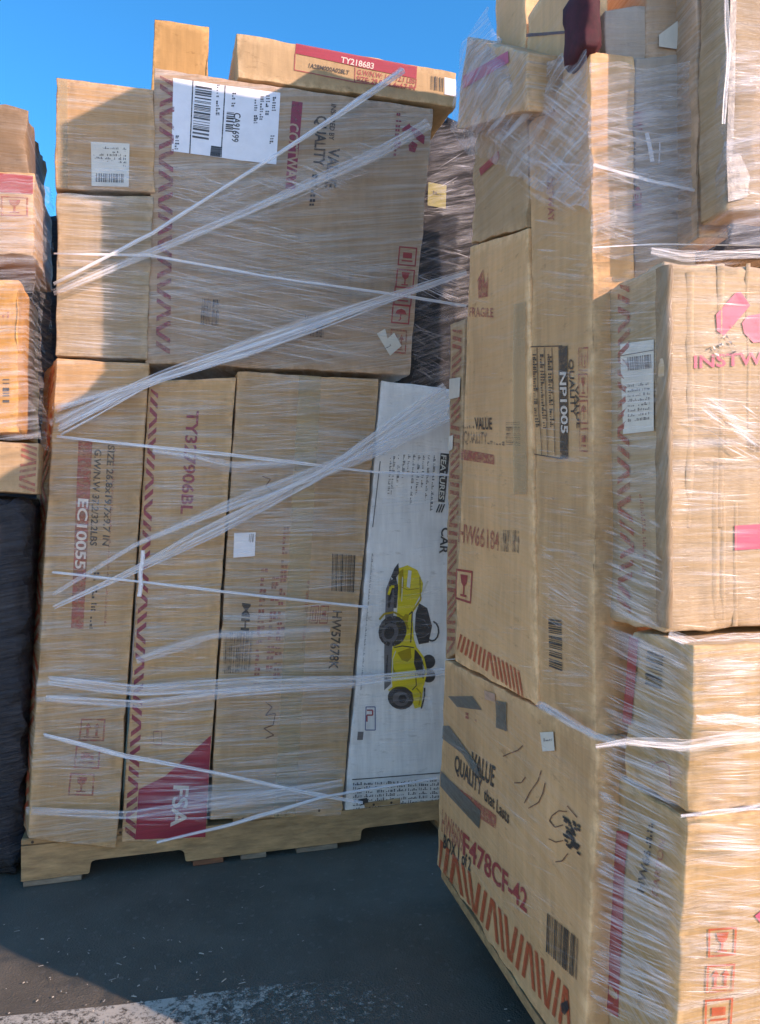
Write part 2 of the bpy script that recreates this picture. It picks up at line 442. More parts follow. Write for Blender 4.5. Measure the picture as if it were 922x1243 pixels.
class Print:
    """flat print or paper lying on one face of a carton, in parts that carry plain names"""
    def __init__(s, box, plane):
        s.box = box; s.plane = plane; s.parts = {}; s.uid = 0; s.n = 0; s.mass = set()
        s.inv = Vector(box.location)
        s.lift = .0016
    def _p(s, px, lift):
        p = s.plane.at(px); return p + s.plane.n * (disp(p) + lift)
    def _part(s, name, mat):
        return s.parts.setdefault((name, mat, s.uid), ([], []))
    def own(s, fn, *a, **k):
        s.n += 1; s.uid = s.n
        fn(*a, **k); s.uid = 0
    def poly(s, name, mat, pts, lift=0):
        V, F = s._part(name, mat); b = len(V)
        V += [s._p(p, s.lift + lift) for p in pts]; F.append(list(range(b, b + len(pts))))
    def quad(s, name, mat, q, lift=0, cell=14):
        V, F = s._part(name, mat)
        a, b, c, d = [Vector((x, y)) for x, y in q]
        nx = max(1, int((b - a).length / cell)); ny = max(1, int((d - a).length / cell))
        st = len(V)
        for j in range(ny + 1):
            for i in range(nx + 1):
                u, v = i / nx, j / ny
                p = a.lerp(b, u).lerp(d.lerp(c, u), v)
                V.append(s._p(p, s.lift + lift))
        for j in range(ny):
            for i in range(nx):
                k = st + j * (nx + 1) + i
                F.append([k, k + nx + 1, k + nx + 2, k + 1])
    def line(s, name, mat, pts, wpx, lift=0):
        for a, b in zip(pts, pts[1:]):
            a, b = Vector(a), Vector(b); d = (b - a).normalized(); n = Vector((-d.y, d.x)) * wpx / 2
            s.quad(name, mat, [a + n, b + n, b - n, a - n], lift)
    def text(s, *a, **k): s.own(s._text, *a, **k)
    def _text(s, name, mat, string, start, end, up, lift=0):
        """baseline from start to end, first capital's top at up"""
        a, e, u = Vector(start), Vector(end), Vector(up)
        V, F = s._part(name, mat); b = len(V)
        vs, fs = TEXTS[string]
        V += [s._p(a + (e - a) * x + (u - a) * y, s.lift + lift) for x, y in vs]
        F += [[b + i for i in f] for f in fs]
    def fine(s, name, mat, start, end, up, lift=0, seed=0, fill=.8):
        """a line of print too small to read: a row of uneven glyph strokes"""
        s.mass.add((name, mat, s.uid))
        rnd = random.Random(seed * 77 + int(start[0]) * 13 + int(start[1]))
        a, e, u = Vector(start), Vector(end), Vector(up) - Vector(start)
        L = (e - a).length; d = (e - a) / L; x = 0
        gl = u.length * .55
        while x < L:
            if rnd.random() < fill:
                g = gl * rnd.uniform(.4, .9); h = rnd.uniform(.55, 1)
                p = a + d * x; q = a + d * min(L, x + g)
                s.poly(name, mat, [p, q, q + u * h * .45, p + u * h * .45], lift)
                if rnd.random() < .6: s.poly(name, mat, [p + u * .55 * h, q + u * .55 * h, q + u * h, p + u * h], lift)
            x += gl * rnd.uniform(.9, 1.3)
    def barcode(s, *a, **k): s.own(s._barcode, *a, **k)
    def _barcode(s, name, mat, q, n=30, seed=1, lift=0, along='u'):
        rnd = random.Random(seed)
        s.mass.add((name, mat, s.uid))
        a, b, c, d = [Vector((x, y)) for x, y in q]
        ws = [rnd.choice((1, 1, 2, 3)) for _ in range(n * 2)]; tot = sum(ws); x = 0
        for i, wd in enumerate(ws):
            if i % 2 == 0:
                u0, u1 = x / tot, (x + wd) / tot
                if along == 'u': s.quad(name, mat, [a.lerp(b, u0), a.lerp(b, u1), d.lerp(c, u1), d.lerp(c, u0)], lift, 30)
                else: s.quad(name, mat, [a.lerp(d, u0), b.lerp(c, u0), b.lerp(c, u1), a.lerp(d, u1)], lift, 30)
            x += wd
    def hazard(s, *a, **k): s.own(s._hazard, *a, **k)
    def _hazard(s, name, mat, q, n, run=3, seed=0):
        """band of slanted bars that change direction every few bars, q = start-left, end-left, end-right, start-right"""
        a, b, c, d = [Vector((x, y)) for x, y in q]
        s.mass.add((name, mat, s.uid))
        for i in range(n):
            u0 = (i + .1) / n; wd = .50 / n; sl = .75 / n * (1 if (i // run) % 2 else -1)
            def at(u, v):
                u = min(1, max(0, u)); return a.lerp(b, u).lerp(d.lerp(c, u), v)
            s.quad(name, mat, [at(u0 + sl / 2, 0), at(u0 + wd + sl / 2, 0), at(u0 + wd - sl / 2, 1), at(u0 - sl / 2, 1)], 0, 30)
    def icon(s, *a, **k): s.own(s._icon, *a, **k)
    def _icon(s, name, mat, q, kind):
        a, b, c, d = [Vector((x, y)) for x, y in q]
        def at(u, v): return a.lerp(b, u).lerp(d.lerp(c, u), v)
        def rect(u0, v0, u1, v1): s.quad(name, mat, [at(u0, v0), at(u1, v0), at(u1, v1), at(u0, v1)], 0, 40)
        for e in ((0, 0, 1, .07), (0, .93, 1, 1), (0, .07, .07, .93), (.93, .07, 1, .93)): rect(*e)
        if kind == 0:      # two arrows
            for x in (.32, .68):
                rect(x - .05, .42, x + .05, .78); s.poly(name, mat, [at(x - .15, .42), at(x, .18), at(x + .15, .42)])
            rect(.2, .8, .8, .86)
        elif kind == 1:    # goblet
            s.poly(name, mat, [at(.28, .16), at(.72, .16), at(.66, .42), at(.54, .52), at(.46, .52), at(.34, .42)])
            rect(.46, .52, .54, .78); rect(.32, .78, .68, .85)
        elif kind == 2:    # umbrella
            s.poly(name, mat, [at(.18, .5), at(.28, .3), at(.5, .2), at(.72, .3), at(.82, .5)])
            rect(.47, .5, .53, .8); rect(.4, .78, .47, .84)
        else:              # carton with bar
            rect(.25, .3, .75, .6); rect(.2, .7, .8, .78)
    def done(s):
        for (name, mat, uid), (V, F) in s.parts.items():
            o = mesh_obj(name, [v - s.inv for v in V], F, M[mat], s.box)
            if (name, mat, uid) in s.mass: o['kind'] = 'stuff'      # print too small to pick apart

prefetch(['TY327906BL', 'FSA', 'HW57678K', 'VALUE', 'QUALITY', 'that Lasts', 'INSPIRED BY', 'CA91699', 'TY218683', 'FEATURES',
          'CAR', 'HW66184', 'INSTWAY', 'In', 'HW66', 'F478CF-42', 'BOX 1 of 2', 'NW', 'GR', 'MH', 'HW6809', 'COSTWAY', 'CARTON', 'VALUE QUALITY',
          'EC10055', 'G.W/N.W 37.2/32.2LBS', 'SIZE 26.8x19.7x9.7 IN', 'G.W/N.W: 14.1/12.1 LBS', 'SIZE: 29.5x11.4x4.7 IN', '1A2BM000A028LT', 'FRAGILE', 'NP1005', 'KAYAK', 'USA', 'ACE'])

# ------------------------------------------------------------------ ground
def grid_sheet(name, x0, x1, y0, y1, z, m):
    return mesh_obj(name, [(x0, y0, z), (x1, y0, z), (x1, y1, z), (x0, y1, z)], [[0, 1, 2, 3]], m)
tag(grid_sheet('ground', -300, 300, -300, 300, 0, M['asphalt']), kind='structure')
# pale concrete sheet added out of view to bounce light into the shade
def bounce_slab():
    m, t, p, o = nodes('bounce_concrete')
    co = N(t, 'ShaderNodeTexCoord').outputs['Object']
    a = noise_tex(t, co, 1.5, 5, .6); b = noise_tex(t, co, 60, 5, .7)
    base = mixc(t, ramp(t, a, .3, .7), (.46, .42, .35), (.56, .52, .44))
    t.links.new(mixc(t, ramp(t, b, .5, .7), base, (.33, .31, .27)), p.inputs['Base Color'])
    p.inputs['Roughness'].default_value = .85
    t.links.new(bump(t, b, .4, .002), p.inputs['Normal'])
    return m
M['bounce_slab'] = bounce_slab()
tag(grid_sheet('bounce_apron', -40, 40, -60, 1.12, .004, M['bounce_slab']), kind='structure')
GROUND = Plane((0, 0, .004), (0, 0, 1))
la = [GROUND.at(p) for p in ((-260, 1262), (0, 1234), (150, 1219), (330, 1195), (640, 1180))]
lb = [p - Vector((.045, .16, 0)) for p in la]
lv = la + lb
tag(mesh_obj('painted_line', lv, [[i, i + 5, i + 6, i + 1] for i in range(4)], M['line']), kind='structure')

rnd = random.Random(5)
V, F = [], []
for i in range(125):
    if i < 100: px = (rnd.uniform(-40, 300), rnd.uniform(1120, 1250))
    else: px = (rnd.uniform(30, 640), rnd.uniform(1060, 1250))
    p = GROUND.at(px); a = rnd.uniform(0, math.pi); l = rnd.uniform(.0008, .0028) * rnd.choice((1, 1, 1, 2.6)); wd = rnd.uniform(.0006, .0014); h = rnd.uniform(.0006, .002)
    d = Vector((math.cos(a), math.sin(a), 0)) * l; n = Vector((-math.sin(a), math.cos(a), 0)) * wd
    b = len(V); up = Vector((0, 0, h))
    V += [p - d - n, p + d - n, p + d + n, p - d + n, p - d * .8 + up, p + d * .8 + up]
    F += [[b, b + 1, b + 5, b + 4], [b + 3, b + 4, b + 5, b + 2], [b, b + 4, b + 3], [b + 1, b + 2, b + 5]]
tag(mesh_obj('wood_splinters', V, F, M['splinter']), kind='stuff')

# ------------------------------------------------------------------ pallets
def slab(name, pts_bottom, h, m, parent, jag=0.0):
    """plank from four base corners, eased edges"""
    b = [Vector(p) for p in pts_bottom]; c = sum(b, Vector()) / 4
    e = .0025
    up = Vector((0, 0, 1))
    ring = lambda z, ins: [p + (c - p).normalized() * ins + up * z for p in b]
    v = ring(0, e * 1.5) + ring(e, 0) + ring(h - e, 0) + ring(h, e * 1.5)
    f = [[3, 2, 1, 0], [12, 13, 14, 15]]
    for k in range(3):
        for i in range(4):
            j = (i + 1) % 4
            f.append([k * 4 + i, k * 4 + j, k * 4 + 4 + j, k * 4 + 4 + i])
    v = [p + Vector([noise.noise(p * 40 + Vector((q * 9, 0, 0))) for q in range(3)]) * jag for p in v]
    o = mesh_obj(name, [p - c for p in v], f, m, parent); o.location = c - Vector(parent.location)
    return o

FO = Vector((-.858, 1.8315, 0))
def fl(s, b, z): return FO + D1 * s - N1 * b + Vector((0, 0, z))
pal = empty('wooden_pallet', fl(.61, .5, 0))
tag(pal, 'notched brown pine pallet under the leaning wrapped load, its front stringer in view', 'pallet')
def stringer(b, thick, parent):
    prof = [(0, .016), (.150, .016), (.1535, .019), (.156, .040), (.160, .045), (.168, .0475), (.366, .0475), (.373, .045), (.378, .040), (.381, .019), (.385, .016),
            (.834, .016), (.838, .019), (.841, .040), (.845, .045), (.853, .0475), (1.049, .0475), (1.056, .045), (1.062, .040), (1.066, .019), (1.07, .016), (1.219, .016), (1.219, .100), (0, .100)]
    n = len(prof); v = [fl(s, b, z) for s, z in prof] + [fl(s, b + thick, z) for s, z in prof]
    f = [list(range(n)), list(range(2 * n - 1, n - 1, -1))] + [[i, n + i, n + (i + 1) % n, (i + 1) % n] for i in range(n)]
    base = parent.location
    return mesh_obj('stringer', [p - base for p in v], f, M['wood'], parent)
for b in (0, .48, .96): stringer(b, .038, pal)
ss = [(.0, .14), (.20, .29), (.345, .435), (.50, .64), (.70, .79), (.85, .95), (1.08, 1.219)]
for s0, s1 in ss:
    slab('deck_board', [fl(s0, .001, .1002), fl(s1, .001, .1002), fl(s1, 1.0, .1002), fl(s0, 1.0, .1002)], .016, M['wood'], pal, .0015)
for k, (s0, s1) in enumerate(((.004, .135), (.40, .475), (.52, .585), (.665, .775), (1.075, 1.215))):
    slab('bottom_board', [fl(s0, .002, .0), fl(s1, .002, .0), fl(s1, 1.0, .0), fl(s0, 1.0, .0)], .0158, M['wood_red'] if k == 1 else M['wood_grey'], pal, .001)

for s0, s1 in ss:
    for x in (s0 + .025, s1 - .025):
        V = [fl(x, 0, .108) + D1 * .0035 * math.cos(a) + Vector((0, 0, .0035 * math.sin(a))) + N1 * .0004 for a in [k * math.pi / 4 for k in range(8)]]
        mesh_obj('nail_head', [v - Vector(pal.location) for v in V], [list(range(8))], M['nail'], pal)
def nl(s, t, z): return A0 + E * s + RT * t + Vector((0, 0, z))
pal2 = empty('wooden_pallet', nl(.4, .5, 0))
tag(pal2, 'low pallet whose pale board edge juts out under the carton with pen scribbles', 'pallet')
for t0, t1 in ((.0, .10), (.16, .25), (.31, .40), (.46, .55), (.61, .70), (.76, .85), (.9, 1.0)):
    slab('deck_board', [nl(-.06, t0, .072), nl(.86, t0, .072), nl(.86, t1, .072), nl(-.06, t1, .072)], .018, M['wood'], pal2, .0012)
for s0 in (.06, .38, .70):
    slab('stringer', [nl(s0, .13, .016), nl(s0 + .04, .13, .016), nl(s0 + .04, .99, .016), nl(s0, .99, .016)], .0558, M['wood_grey'], pal2)
for t0, t1 in ((.14, .24), (.5, .6), (.88, .98)):
    slab('bottom_board', [nl(-.02, t0, 0), nl(.84, t0, 0), nl(.84, t1, 0), nl(-.02, t1, 0)], .0158, M['wood_grey'], pal2)

# ------------------------------------------------------------------ far load (leaning stack on the notched pallet)
BACK = -N1
def front_box(name, label, px, off, depth, mat, **kw):
    pl = FRONT.off(off)
    d = depth if isinstance(depth, Vector) else BACK * depth
    return carton(name, label, front_corners(px, pl, d), M[mat], **kw), pl
G1 = 'cartons stacked on the notched pallet'
skew = Vector((-.52, .855, 0)) * .20

# A: small square carton with a white label
o, pl = front_box('cardboard_box', 'square brown carton with small white label at top corner of the leaning load', [(67, 93), (186, 108), (187, 233), (67, 229)], .012, .30, 'kraft', group=G1, crush=0.003, seed=1)
p = Print(o, pl)
p.quad('shipping_label', 'paper_aged', [(110, 172), (157, 175), (156, 227), (111, 226)])
for k in range(6): p.fine('label_lettering', 'black', (113, 180 + k * 4), (153, 182 + k * 4), (113, 177 + k * 4), .0004, k)
p.barcode('barcode', 'black', [(116, 210), (150, 211), (150, 222), (116, 221)], 22, 3, .0004)
p.quad('packing_tape', 'tape', [(70, 95), (82, 97), (82, 229), (70, 228)])
p.done()
# B
o, pl = front_box('cardboard_box', 'plain brown carton directly under the small square labelled carton', [(69, 235), (186, 239), (178, 436), (68, 432)], .014, .30, 'kraft_pale', group=G1, crush=0.004, seed=2)
p = Print(o, pl)
p.quad('packing_tape', 'tape', [(69, 325), (181, 330), (180, 346), (69, 342)])
p.done()
# C: tall, red printed panel
pl = FRONT.off(.022)
f = [pl.at(q) for q in ((68, 435), (181, 441), (141, 1031), (34, 1019))]
o = carton('cardboard_box', 'tall carton with red printed panel and red zigzag side, standing at the pallet corner', f + [f[0] + skew, f[1] + BACK * .3, f[2] + BACK * .3, f[3] + skew], M['kraft'], group=G1, crush=0.0025, seed=3)
p = Print(o, pl)
p.quad('printed_panel', 'red_faded', [(95, 533), (112, 535), (101, 764), (86, 762)])
p.text('panel_lettering', 'ink_white', 'EC10055', (95, 605), (91, 690), (107, 606), .0004)
p.text('lettering', 'black_soft', 'G.W/N.W 37.2/32.2LBS', (115, 545), (109, 662), (123, 546))
p.text('lettering', 'black_soft', 'SIZE 26.8x19.7x9.7 IN', (131, 540), (124, 662), (139, 541))
p.fine('lettering', 'black', (114, 690), (108, 765), (121, 690), 0, 4)
p.fine('lettering', 'red_faded', (138, 545), (126, 760), (141, 545), 0, 6, .9)
for (x, y, k) in ((98, 872, 0), (92, 905, 3), (85, 938, 1)): p.icon('handling_icon', 'red_faded', [(x, y), (x + 30, y + 1), (x + 28, y + 28), (x - 3, y + 27)], k)
p.done()
# zigzag print on its skewed side
sd = skew.normalized(); zn = sd.cross(Vector((0, 0, 1))); zn = zn if zn.x < 0 else -zn
c0 = pl.at((68, 435)); c1 = pl.at((34, 1019))
V, F = [], []
for i in range(34):
    u = (i + .2) / 34; du = .45 / 34; sl = (.8 if (i // 3) % 2 else -.8) / 34
    b = len(V)
    for uu, dd in ((u + sl, .02), (u + du + sl, .02), (u + du - sl, .13), (u - sl, .13)):
        q = c0.lerp(c1, min(1, max(0, uu))) + sd * dd; V.append(q + zn * (disp(q) + .002) - o.location)
    F.append([b, b + 1, b + 2, b + 3])
mesh_obj('warning_stripes', V, F, M['orange_ink'], o)

# D
o, pl = front_box('cardboard_box', 'tall narrow carton with red corner panel at its foot and red zigzag edge', [(181, 463), (286, 458), (249, 1019), (147, 1023)], .004, .30, 'kraft', group=G1, crush=0.002, seed=4)
p = Print(o, pl)
p.hazard('warning_stripes', 'crimson', [(183, 472), (151, 1019), (164, 1019), (192, 472)], 44)
p.text('lettering', 'crimson', 'TY327906BL', (227, 498), (219, 624), (241, 499))
p.poly('red_panel', 'red_solid', [(168, 958), (200, 942), (256, 892), (249, 1016), (164, 1019)])
p.text('panel_lettering', 'ink_white', 'FSA', (211, 953), (207, 1003), (229, 954), .0022)
p.line('box_outline', 'red_faded', [(186, 888), (196, 888), (196, 904), (186, 904), (186, 888)], 1)
p.done()
# E
o, pl = front_box('cardboard_box', 'tall wide carton with centre tape seam and black barcode beside the white toy carton', [(288, 451), (460, 460), (414, 990), (254, 996)], 0, .30, 'kraft_warm', group=G1, crush=0.0025, seed=5)
p = Print(o, pl)
p.quad('packing_tape', 'tape', [(363, 455), (390, 457), (358, 992), (332, 993)])
p.barcode('barcode', 'black', [(403, 672), (432, 674), (430, 719), (402, 717)], 20, 5)
p.text('lettering', 'black_soft', 'HW57678K', (404, 741), (399, 812), (415, 742))
for x, y0, y1, k in ((352, 640, 825, 1), (338, 700, 815, 2), (325, 690, 830, 3)):
    p.fine('red_lettering', 'red_faded', (x - 8, y0), (x - 8 - (y1 - y0) * .07, y1), (x + 2, y0), 0, k, .85)
p.fine('red_lettering', 'red_faded', (372, 705), (366, 790), (376, 705), 0, 9, .9)
for y, k in ((735, 0), (735, 3)): p.icon('handling_icon', 'red_faded', [(377 + 12 * (k > 0), y), (387 + 12 * (k > 0), y), (385 + 12 * (k > 0), y + 22), (375 + 12 * (k > 0), y + 22)], k)
p.quad('shipping_label', 'paper', [(284, 647), (310, 646), (309, 675), (283, 677)])
p.barcode('label_barcode', 'black', [(296, 648), (309, 648), (308, 658), (296, 659)], 9, 2, .0004)
p.text('lettering', 'black', 'MH', (294, 732), (292, 765), (304, 733))
p.barcode('barcode', 'black_faded', [(272, 768), (308, 766), (304, 815), (270, 818)], 18, 8)
p.uid = len(p.parts) + 500; p.line('pen_scribble', 'ballpoint', [(322, 852), (330, 858), (322, 868), (334, 866), (331, 880), (320, 884), (332, 892), (322, 896)], 1.3)
p.uid = len(p.parts) + 500; p.line('pen_scribble', 'ballpoint', [(318, 578), (328, 582), (322, 590), (330, 596)], 1.2)
p.done()
# F white toy carton
o, pl = front_box('toy_box', 'pale grey printed toy carton showing a yellow ride-on truck on its side', [(463, 462), (575, 476), (540, 991), (417, 992)], -.004, .30, 'white_board', group=G1, crush=.003, seed=6)
p = Print(o, pl)
# black band FEATURES with slashes
p.quad('heading_band', 'grey_ink', [(534, 550), (545, 551), (539, 610), (531, 609)], .0004, 8)
p.text('band_lettering', 'paper_aged', 'FEATURES', (535, 552), (532, 606), (541, 553), .0012)
for k in range(3): p.line('heading_band', 'grey_ink', [(529 + 3 * k, 622), (533 + 3 * k, 612)], 1.6)
for j, (x, y0, y1) in enumerate(((527, 553, 620), (520, 553, 608), (514, 553, 592), (508, 553, 600), (502, 552, 612), (496, 552, 575), (490, 552, 580), (484, 552, 590), (478, 554, 600), (474, 556, 600))):
    p.fine('feature_lettering', 'grey_ink', (x - 1, y0), (x - 1 - (y1 - y0) * .07, y1), (x + 2, y0), 0, j, .85)
p.text('lettering', 'grey_ink', 'CAR', (536, 640), (533, 672), (546, 641))
p.line('ruled_line', 'grey_mid', [(461, 560), (452, 640)], 1.2)
p.fine('side_lettering', 'grey_mid', (451, 672), (437, 838), (453, 672), 0, 3, .9)
# printed truck, nose up
Yb, Ys, Dk, Md = 'yellow', 'yellow_shade', 'grey_ink', 'grey_mid'
def disc(mat, cx, cy, rx, ry, lift, rot=0, n=18):
    p.poly('truck_picture', mat, [(cx + rx * math.cos(a) * math.cos(rot) - ry * math.sin(a) * math.sin(rot), cy + rx * math.cos(a) * math.sin(rot) + ry * math.sin(a) * math.cos(rot)) for a in [2 * math.pi * i / n for i in range(n)]], lift)
p.poly('truck_picture', Md, [(468, 715), (474, 700), (478, 720), (474, 830), (466, 838), (466, 790)], .0002)
p.poly('truck_picture', Yb, [(483, 690), (494, 686), (506, 692), (513, 708), (511, 728), (500, 745), (502, 775), (510, 800), (514, 830), (511, 858), (503, 860), (496, 838), (476, 836), (473, 800), (480, 770), (482, 735)], .0004)
p.poly('truck_picture', Ys, [(487, 790), (498, 786), (501, 815), (490, 822), (476, 818), (475, 795)], .0006)
p.poly('truck_picture', Ys, [(484, 694), (489, 690), (490, 730), (485, 738)], .0006)
p.poly('truck_picture', Dk, [(472, 706), (480, 700), (483, 712), (481, 738), (470, 738)], .0005)
p.poly('truck_picture', Dk, [(478, 690), (483, 683), (484, 696), (478, 704), (474, 700)], .0007)
p.poly('truck_picture', Dk, [(508, 732), (518, 738), (524, 760), (520, 780), (508, 782), (503, 765), (504, 745)], .0006)
p.poly('truck_picture', Dk, [(503, 788), (511, 795), (514, 820), (507, 822), (502, 805)], .0007)
for a in range(9):
    t0, t1 = a * .5 - 1.4, a * .5 - .9
    p.line('truck_picture', Dk, [(524 + 8 * math.cos(t0), 766 + 12 * math.sin(t0)), (524 + 8 * math.cos(t1), 766 + 12 * math.sin(t1))], 2, .0008)
p.line('truck_picture', Yb, [(504, 786), (513, 798), (517, 815), (513, 832)], 2.6, .0009)
p.line('truck_picture', Yb, [(471, 722), (474, 712), (478, 712)], 3, .0009)
p.line('truck_picture', 'paper_aged', [(504, 735), (511, 722), (519, 705)], 2.2, .0009)
p.line('truck_picture', Dk, [(511, 860), (515, 845), (515, 835)], 2, .0009)
for cy in (803, 820): p.own(lambda: disc(Dk, 520, cy, 8, 8.5, .0006))
disc(Dk, 476, 766, 17, 19, .0010, .3); disc(Md, 473, 768, 10, 13, .0012, .3); disc(Dk, 472, 768, 6, 8, .0014, .3)
disc(Dk, 486, 847, 16, 14, .0010, .2); disc(Md, 486, 848, 10, 9, .0012, .2); disc(Dk, 488, 848, 5, 5, .0014)
for pts, m_, w_ in (([(478, 786), (488, 784), (502, 786)], Dk, 1.3), ([(460, 752), (466, 745), (478, 743), (490, 750), (495, 764)], Ys, 2.4), ([(471, 838), (480, 832), (492, 832), (501, 840), (503, 850)], Yb, 2.2),
                    ([(476, 820), (476, 800), (480, 790)], 'paper_aged', .9), ([(505, 750), (514, 752), (520, 762)], Md, 1.2), ([(506, 775), (516, 772), (521, 768)], Md, 1.2), ([(486, 712), (494, 716), (508, 714)], Ys, 1.0),
                    ([(488, 700), (487, 730)], 'paper_aged', .9), ([(470, 795), (468, 825)], Dk, 1.6), ([(505, 835), (511, 842), (508, 856)], Ys, 1.6)):
    p.own(p.line, 'truck_picture', m_, pts, w_, .0011)
p.own(p.poly, 'truck_picture', 'paper_aged', [(495, 692), (499, 693), (497, 714), (493, 712)], .0008)
p.poly('truck_picture', Ys, [(482, 752), (487, 744), (496, 746), (492, 770), (484, 776)], .0006)
p.line('truck_picture', Dk, [(496, 746), (500, 742), (498, 780)], 1.4, .0009)
p.line('truck_picture', Dk, [(478, 838), (496, 842), (505, 832), (504, 815)], 1.2, .0009)
p.line('truck_picture', Ys, [(509, 700), (510, 727), (501, 741)], 1.6, .0009)
for k in range(9):
    a = k * .7
    p.line('truck_picture', Md, [(476 + 14 * math.cos(a), 766 + 16 * math.sin(a)), (476 + 17 * math.cos(a), 766 + 19 * math.sin(a))], 1.2, .0013)
p.line('emblem', 'red', [(445, 862), (452, 862), (452, 868), (445, 868), (445, 876)], 1.8, .0003)
p.line('emblem', 'blue_ink', [(444, 858), (455, 858), (455, 886), (443, 886), (444, 858)], 1.2, .0003)
p.quad('colour_swatch', 'grey_mid', [(434, 888), (441, 888), (440, 898), (433, 898)])
# warning print along the foot
rr = random.Random(9)
for j in range(8):
    x0 = 428 + j * 13.4
    for k in range(7):
        y = 953 + k * 5 - j * .6
        p.fine('warning_lettering', 'grey_ink', (x0, y), (x0 + 11, y - .5), (x0 + .1, y - 3.6), 0, j * 9 + k, .95)
p.line('warning_frame', 'grey_ink', [(427, 946), (536, 938)], 1.2)
p.poly('torn_patch', 'grey_ink', [(434, 970), (445, 968), (447, 975), (438, 977)], .0003)
p.done()

# G big top carton
o, pl = front_box('cardboard_box', 'largest brown carton laid across the tall cartons, with wide white barcode label', [(187, 82), (526, 132), (497, 455), (177, 440)], .006, .34, 'kraft_grey', group=G1, crush=0.003, seed=7)
bigbox, bigplane = o, pl
p = Print(o, pl)
p.quad('shipping_label', 'paper', [(210, 95), (340, 113), (335, 200), (208, 184)])
p.line('label_rule', 'black', [(234, 98), (230, 187)], 1.4, .0004); p.line('label_rule', 'black', [(273, 104), (268, 191)], 1.4, .0004)
p.barcode('label_barcode', 'black', [(237, 104), (257, 107), (253, 171), (233, 168)], 22, 12, .0004, 'v')
p.quad('label_block', 'black', [(256, 177), (268, 178.5), (267, 191), (254.5, 189.5)], .0004)
p.barcode('label_barcode', 'black', [(275, 136), (284, 137), (282, 162), (273, 161)], 9, 14, .0004, 'v')
p.text('label_lettering', 'black', 'CA91699', (284, 137), (281, 172), (292, 138), .0004)
for j, (x, y0, y1) in enumerate(((263, 103, 140), (309, 118, 150), (316, 117, 146), (323, 116, 140), (331, 118, 135), (213, 165, 182), (328, 165, 175), (282, 110, 130))):
    p.fine('label_lettering', 'black', (x, y0), (x - 1.5, y1), (x + 5, y0), .0004, j, .9)
p.hazard('warning_stripes', 'crimson_soft', [(194, 92), (189, 430), (206, 431), (212, 94)], 26, 2)
p.quad('printed_band', 'crimson', [(354, 123), (367, 125), (358, 230), (346, 229)])
p.text('band_lettering', 'kraft_grey', 'COSTWAY', (349, 150), (347, 226), (362, 151), .0005)
p.text('lettering', 'black_soft', 'INSPIRED BY', (402, 126), (399, 170), (408, 127)) ; p.text('lettering', 'black_soft', 'VALUE', (399, 180), (394, 228), (412, 181))
p.text('lettering', 'black_soft', 'QUALITY', (384, 140), (380, 202), (397, 141)); p.fine('lettering', 'black', (379, 206), (375, 250), (388, 206), 0, 8, .9)
p.fine('lettering', 'crimson', (481, 137), (477, 190), (489, 138), 0, 5, .9)
p.poly('emblem', 'crimson', [(496, 152), (507, 158), (515, 166), (514, 176), (505, 170), (501, 164)])
p.poly('emblem', 'crimson', [(500, 172), (506, 176), (503, 186), (496, 184), (495, 177)]) ; p.poly('emblem', 'crimson', [(497, 150), (498, 158), (487, 160), (488, 156)])
for k, y in enumerate((299, 326, 347, 369)):
    x = 484 - k * 2.6
    p.icon('handling_icon', 'red', [(x, y), (x + 22, y + 2), (x + 20, y + 25), (x - 2, y + 23)], (3, 1, 3, 2)[k])
p.icon('handling_icon', 'red_faded', [(474, 399), (494, 401), (492, 430), (473, 428)], 0)
p.poly('torn_label', 'paper_aged', [(457, 405), (467, 399), (470, 411), (478, 404), (487, 420), (473, 432)], .0006)
p.fine('torn_label_lettering', 'grey_mid', (467, 424), (474, 420), (466, 421), .001, 4)
for q in ([(245, 362), (267, 364), (265, 396), (243, 394)], [(370, 382), (395, 384), (393, 410), (368, 407)]): p.barcode('barcode', 'black_faded', q, 10, 7)
p.done()

# H block standing behind, I long flat carton, both on top of G
zt = bigbox.location.z
def on_plane(pl, px, z):
    q = pl.at(px); q.z = z; return q
hp = FRONT.off(-.13)
f = [hp.at((187, 22)), hp.at((254, 32)), hp.at((252, 86)), hp.at((183, 92))]
f[2].z = f[3].z = 1.965
o = carton('cardboard_box', 'small orange-brown carton standing upright on top of the largest carton', f + [q + BACK * .15 for q in f], M['kraft_orange'], group=G1, crush=.002, seed=8)
ip = FRONT.off(.004)
o, pl = front_box('cardboard_box', 'long flat carton with red printed strip, lying along the top of the largest carton', [(286, 39), (553, 88), (553, 130), (288, 94)], .004, .26, 'kraft_clean', group=G1, crush=.003, seed=9)
p = Print(o, pl)
p.quad('printed_strip', 'red_solid', [(359, 53), (506, 81), (505, 96), (358, 65)])
p.text('strip_lettering', 'ink_white', 'TY218683', (413, 76), (453, 84), (414, 69), .0005)
p.line('box_outline', 'red', [(358, 65), (357, 85), (430, 100)], 1.1); p.line('box_outline', 'red', [(431, 81), (430, 100)], 1.1); p.line('box_outline', 'red', [(505, 96), (504, 107), (430, 100)], 1.1)
p.text('lettering', 'black', '1A2BM000A028LT', (374, 82), (423, 91), (375, 77))
p.text('red_lettering', 'red', 'G.W/N.W: 14.1/12.1 LBS', (433, 90), (503, 102), (434, 84)); p.text('red_lettering', 'red', 'SIZE: 29.5x11.4x4.7 IN', (432, 98), (503, 110), (433, 92))
p.barcode('barcode', 'black', [(523, 92), (538, 95), (538, 112), (522, 109)], 8, 4)
p.quad('shipping_label', 'paper', [(539, 94), (553, 97), (553, 118), (539, 115)])
p.done()

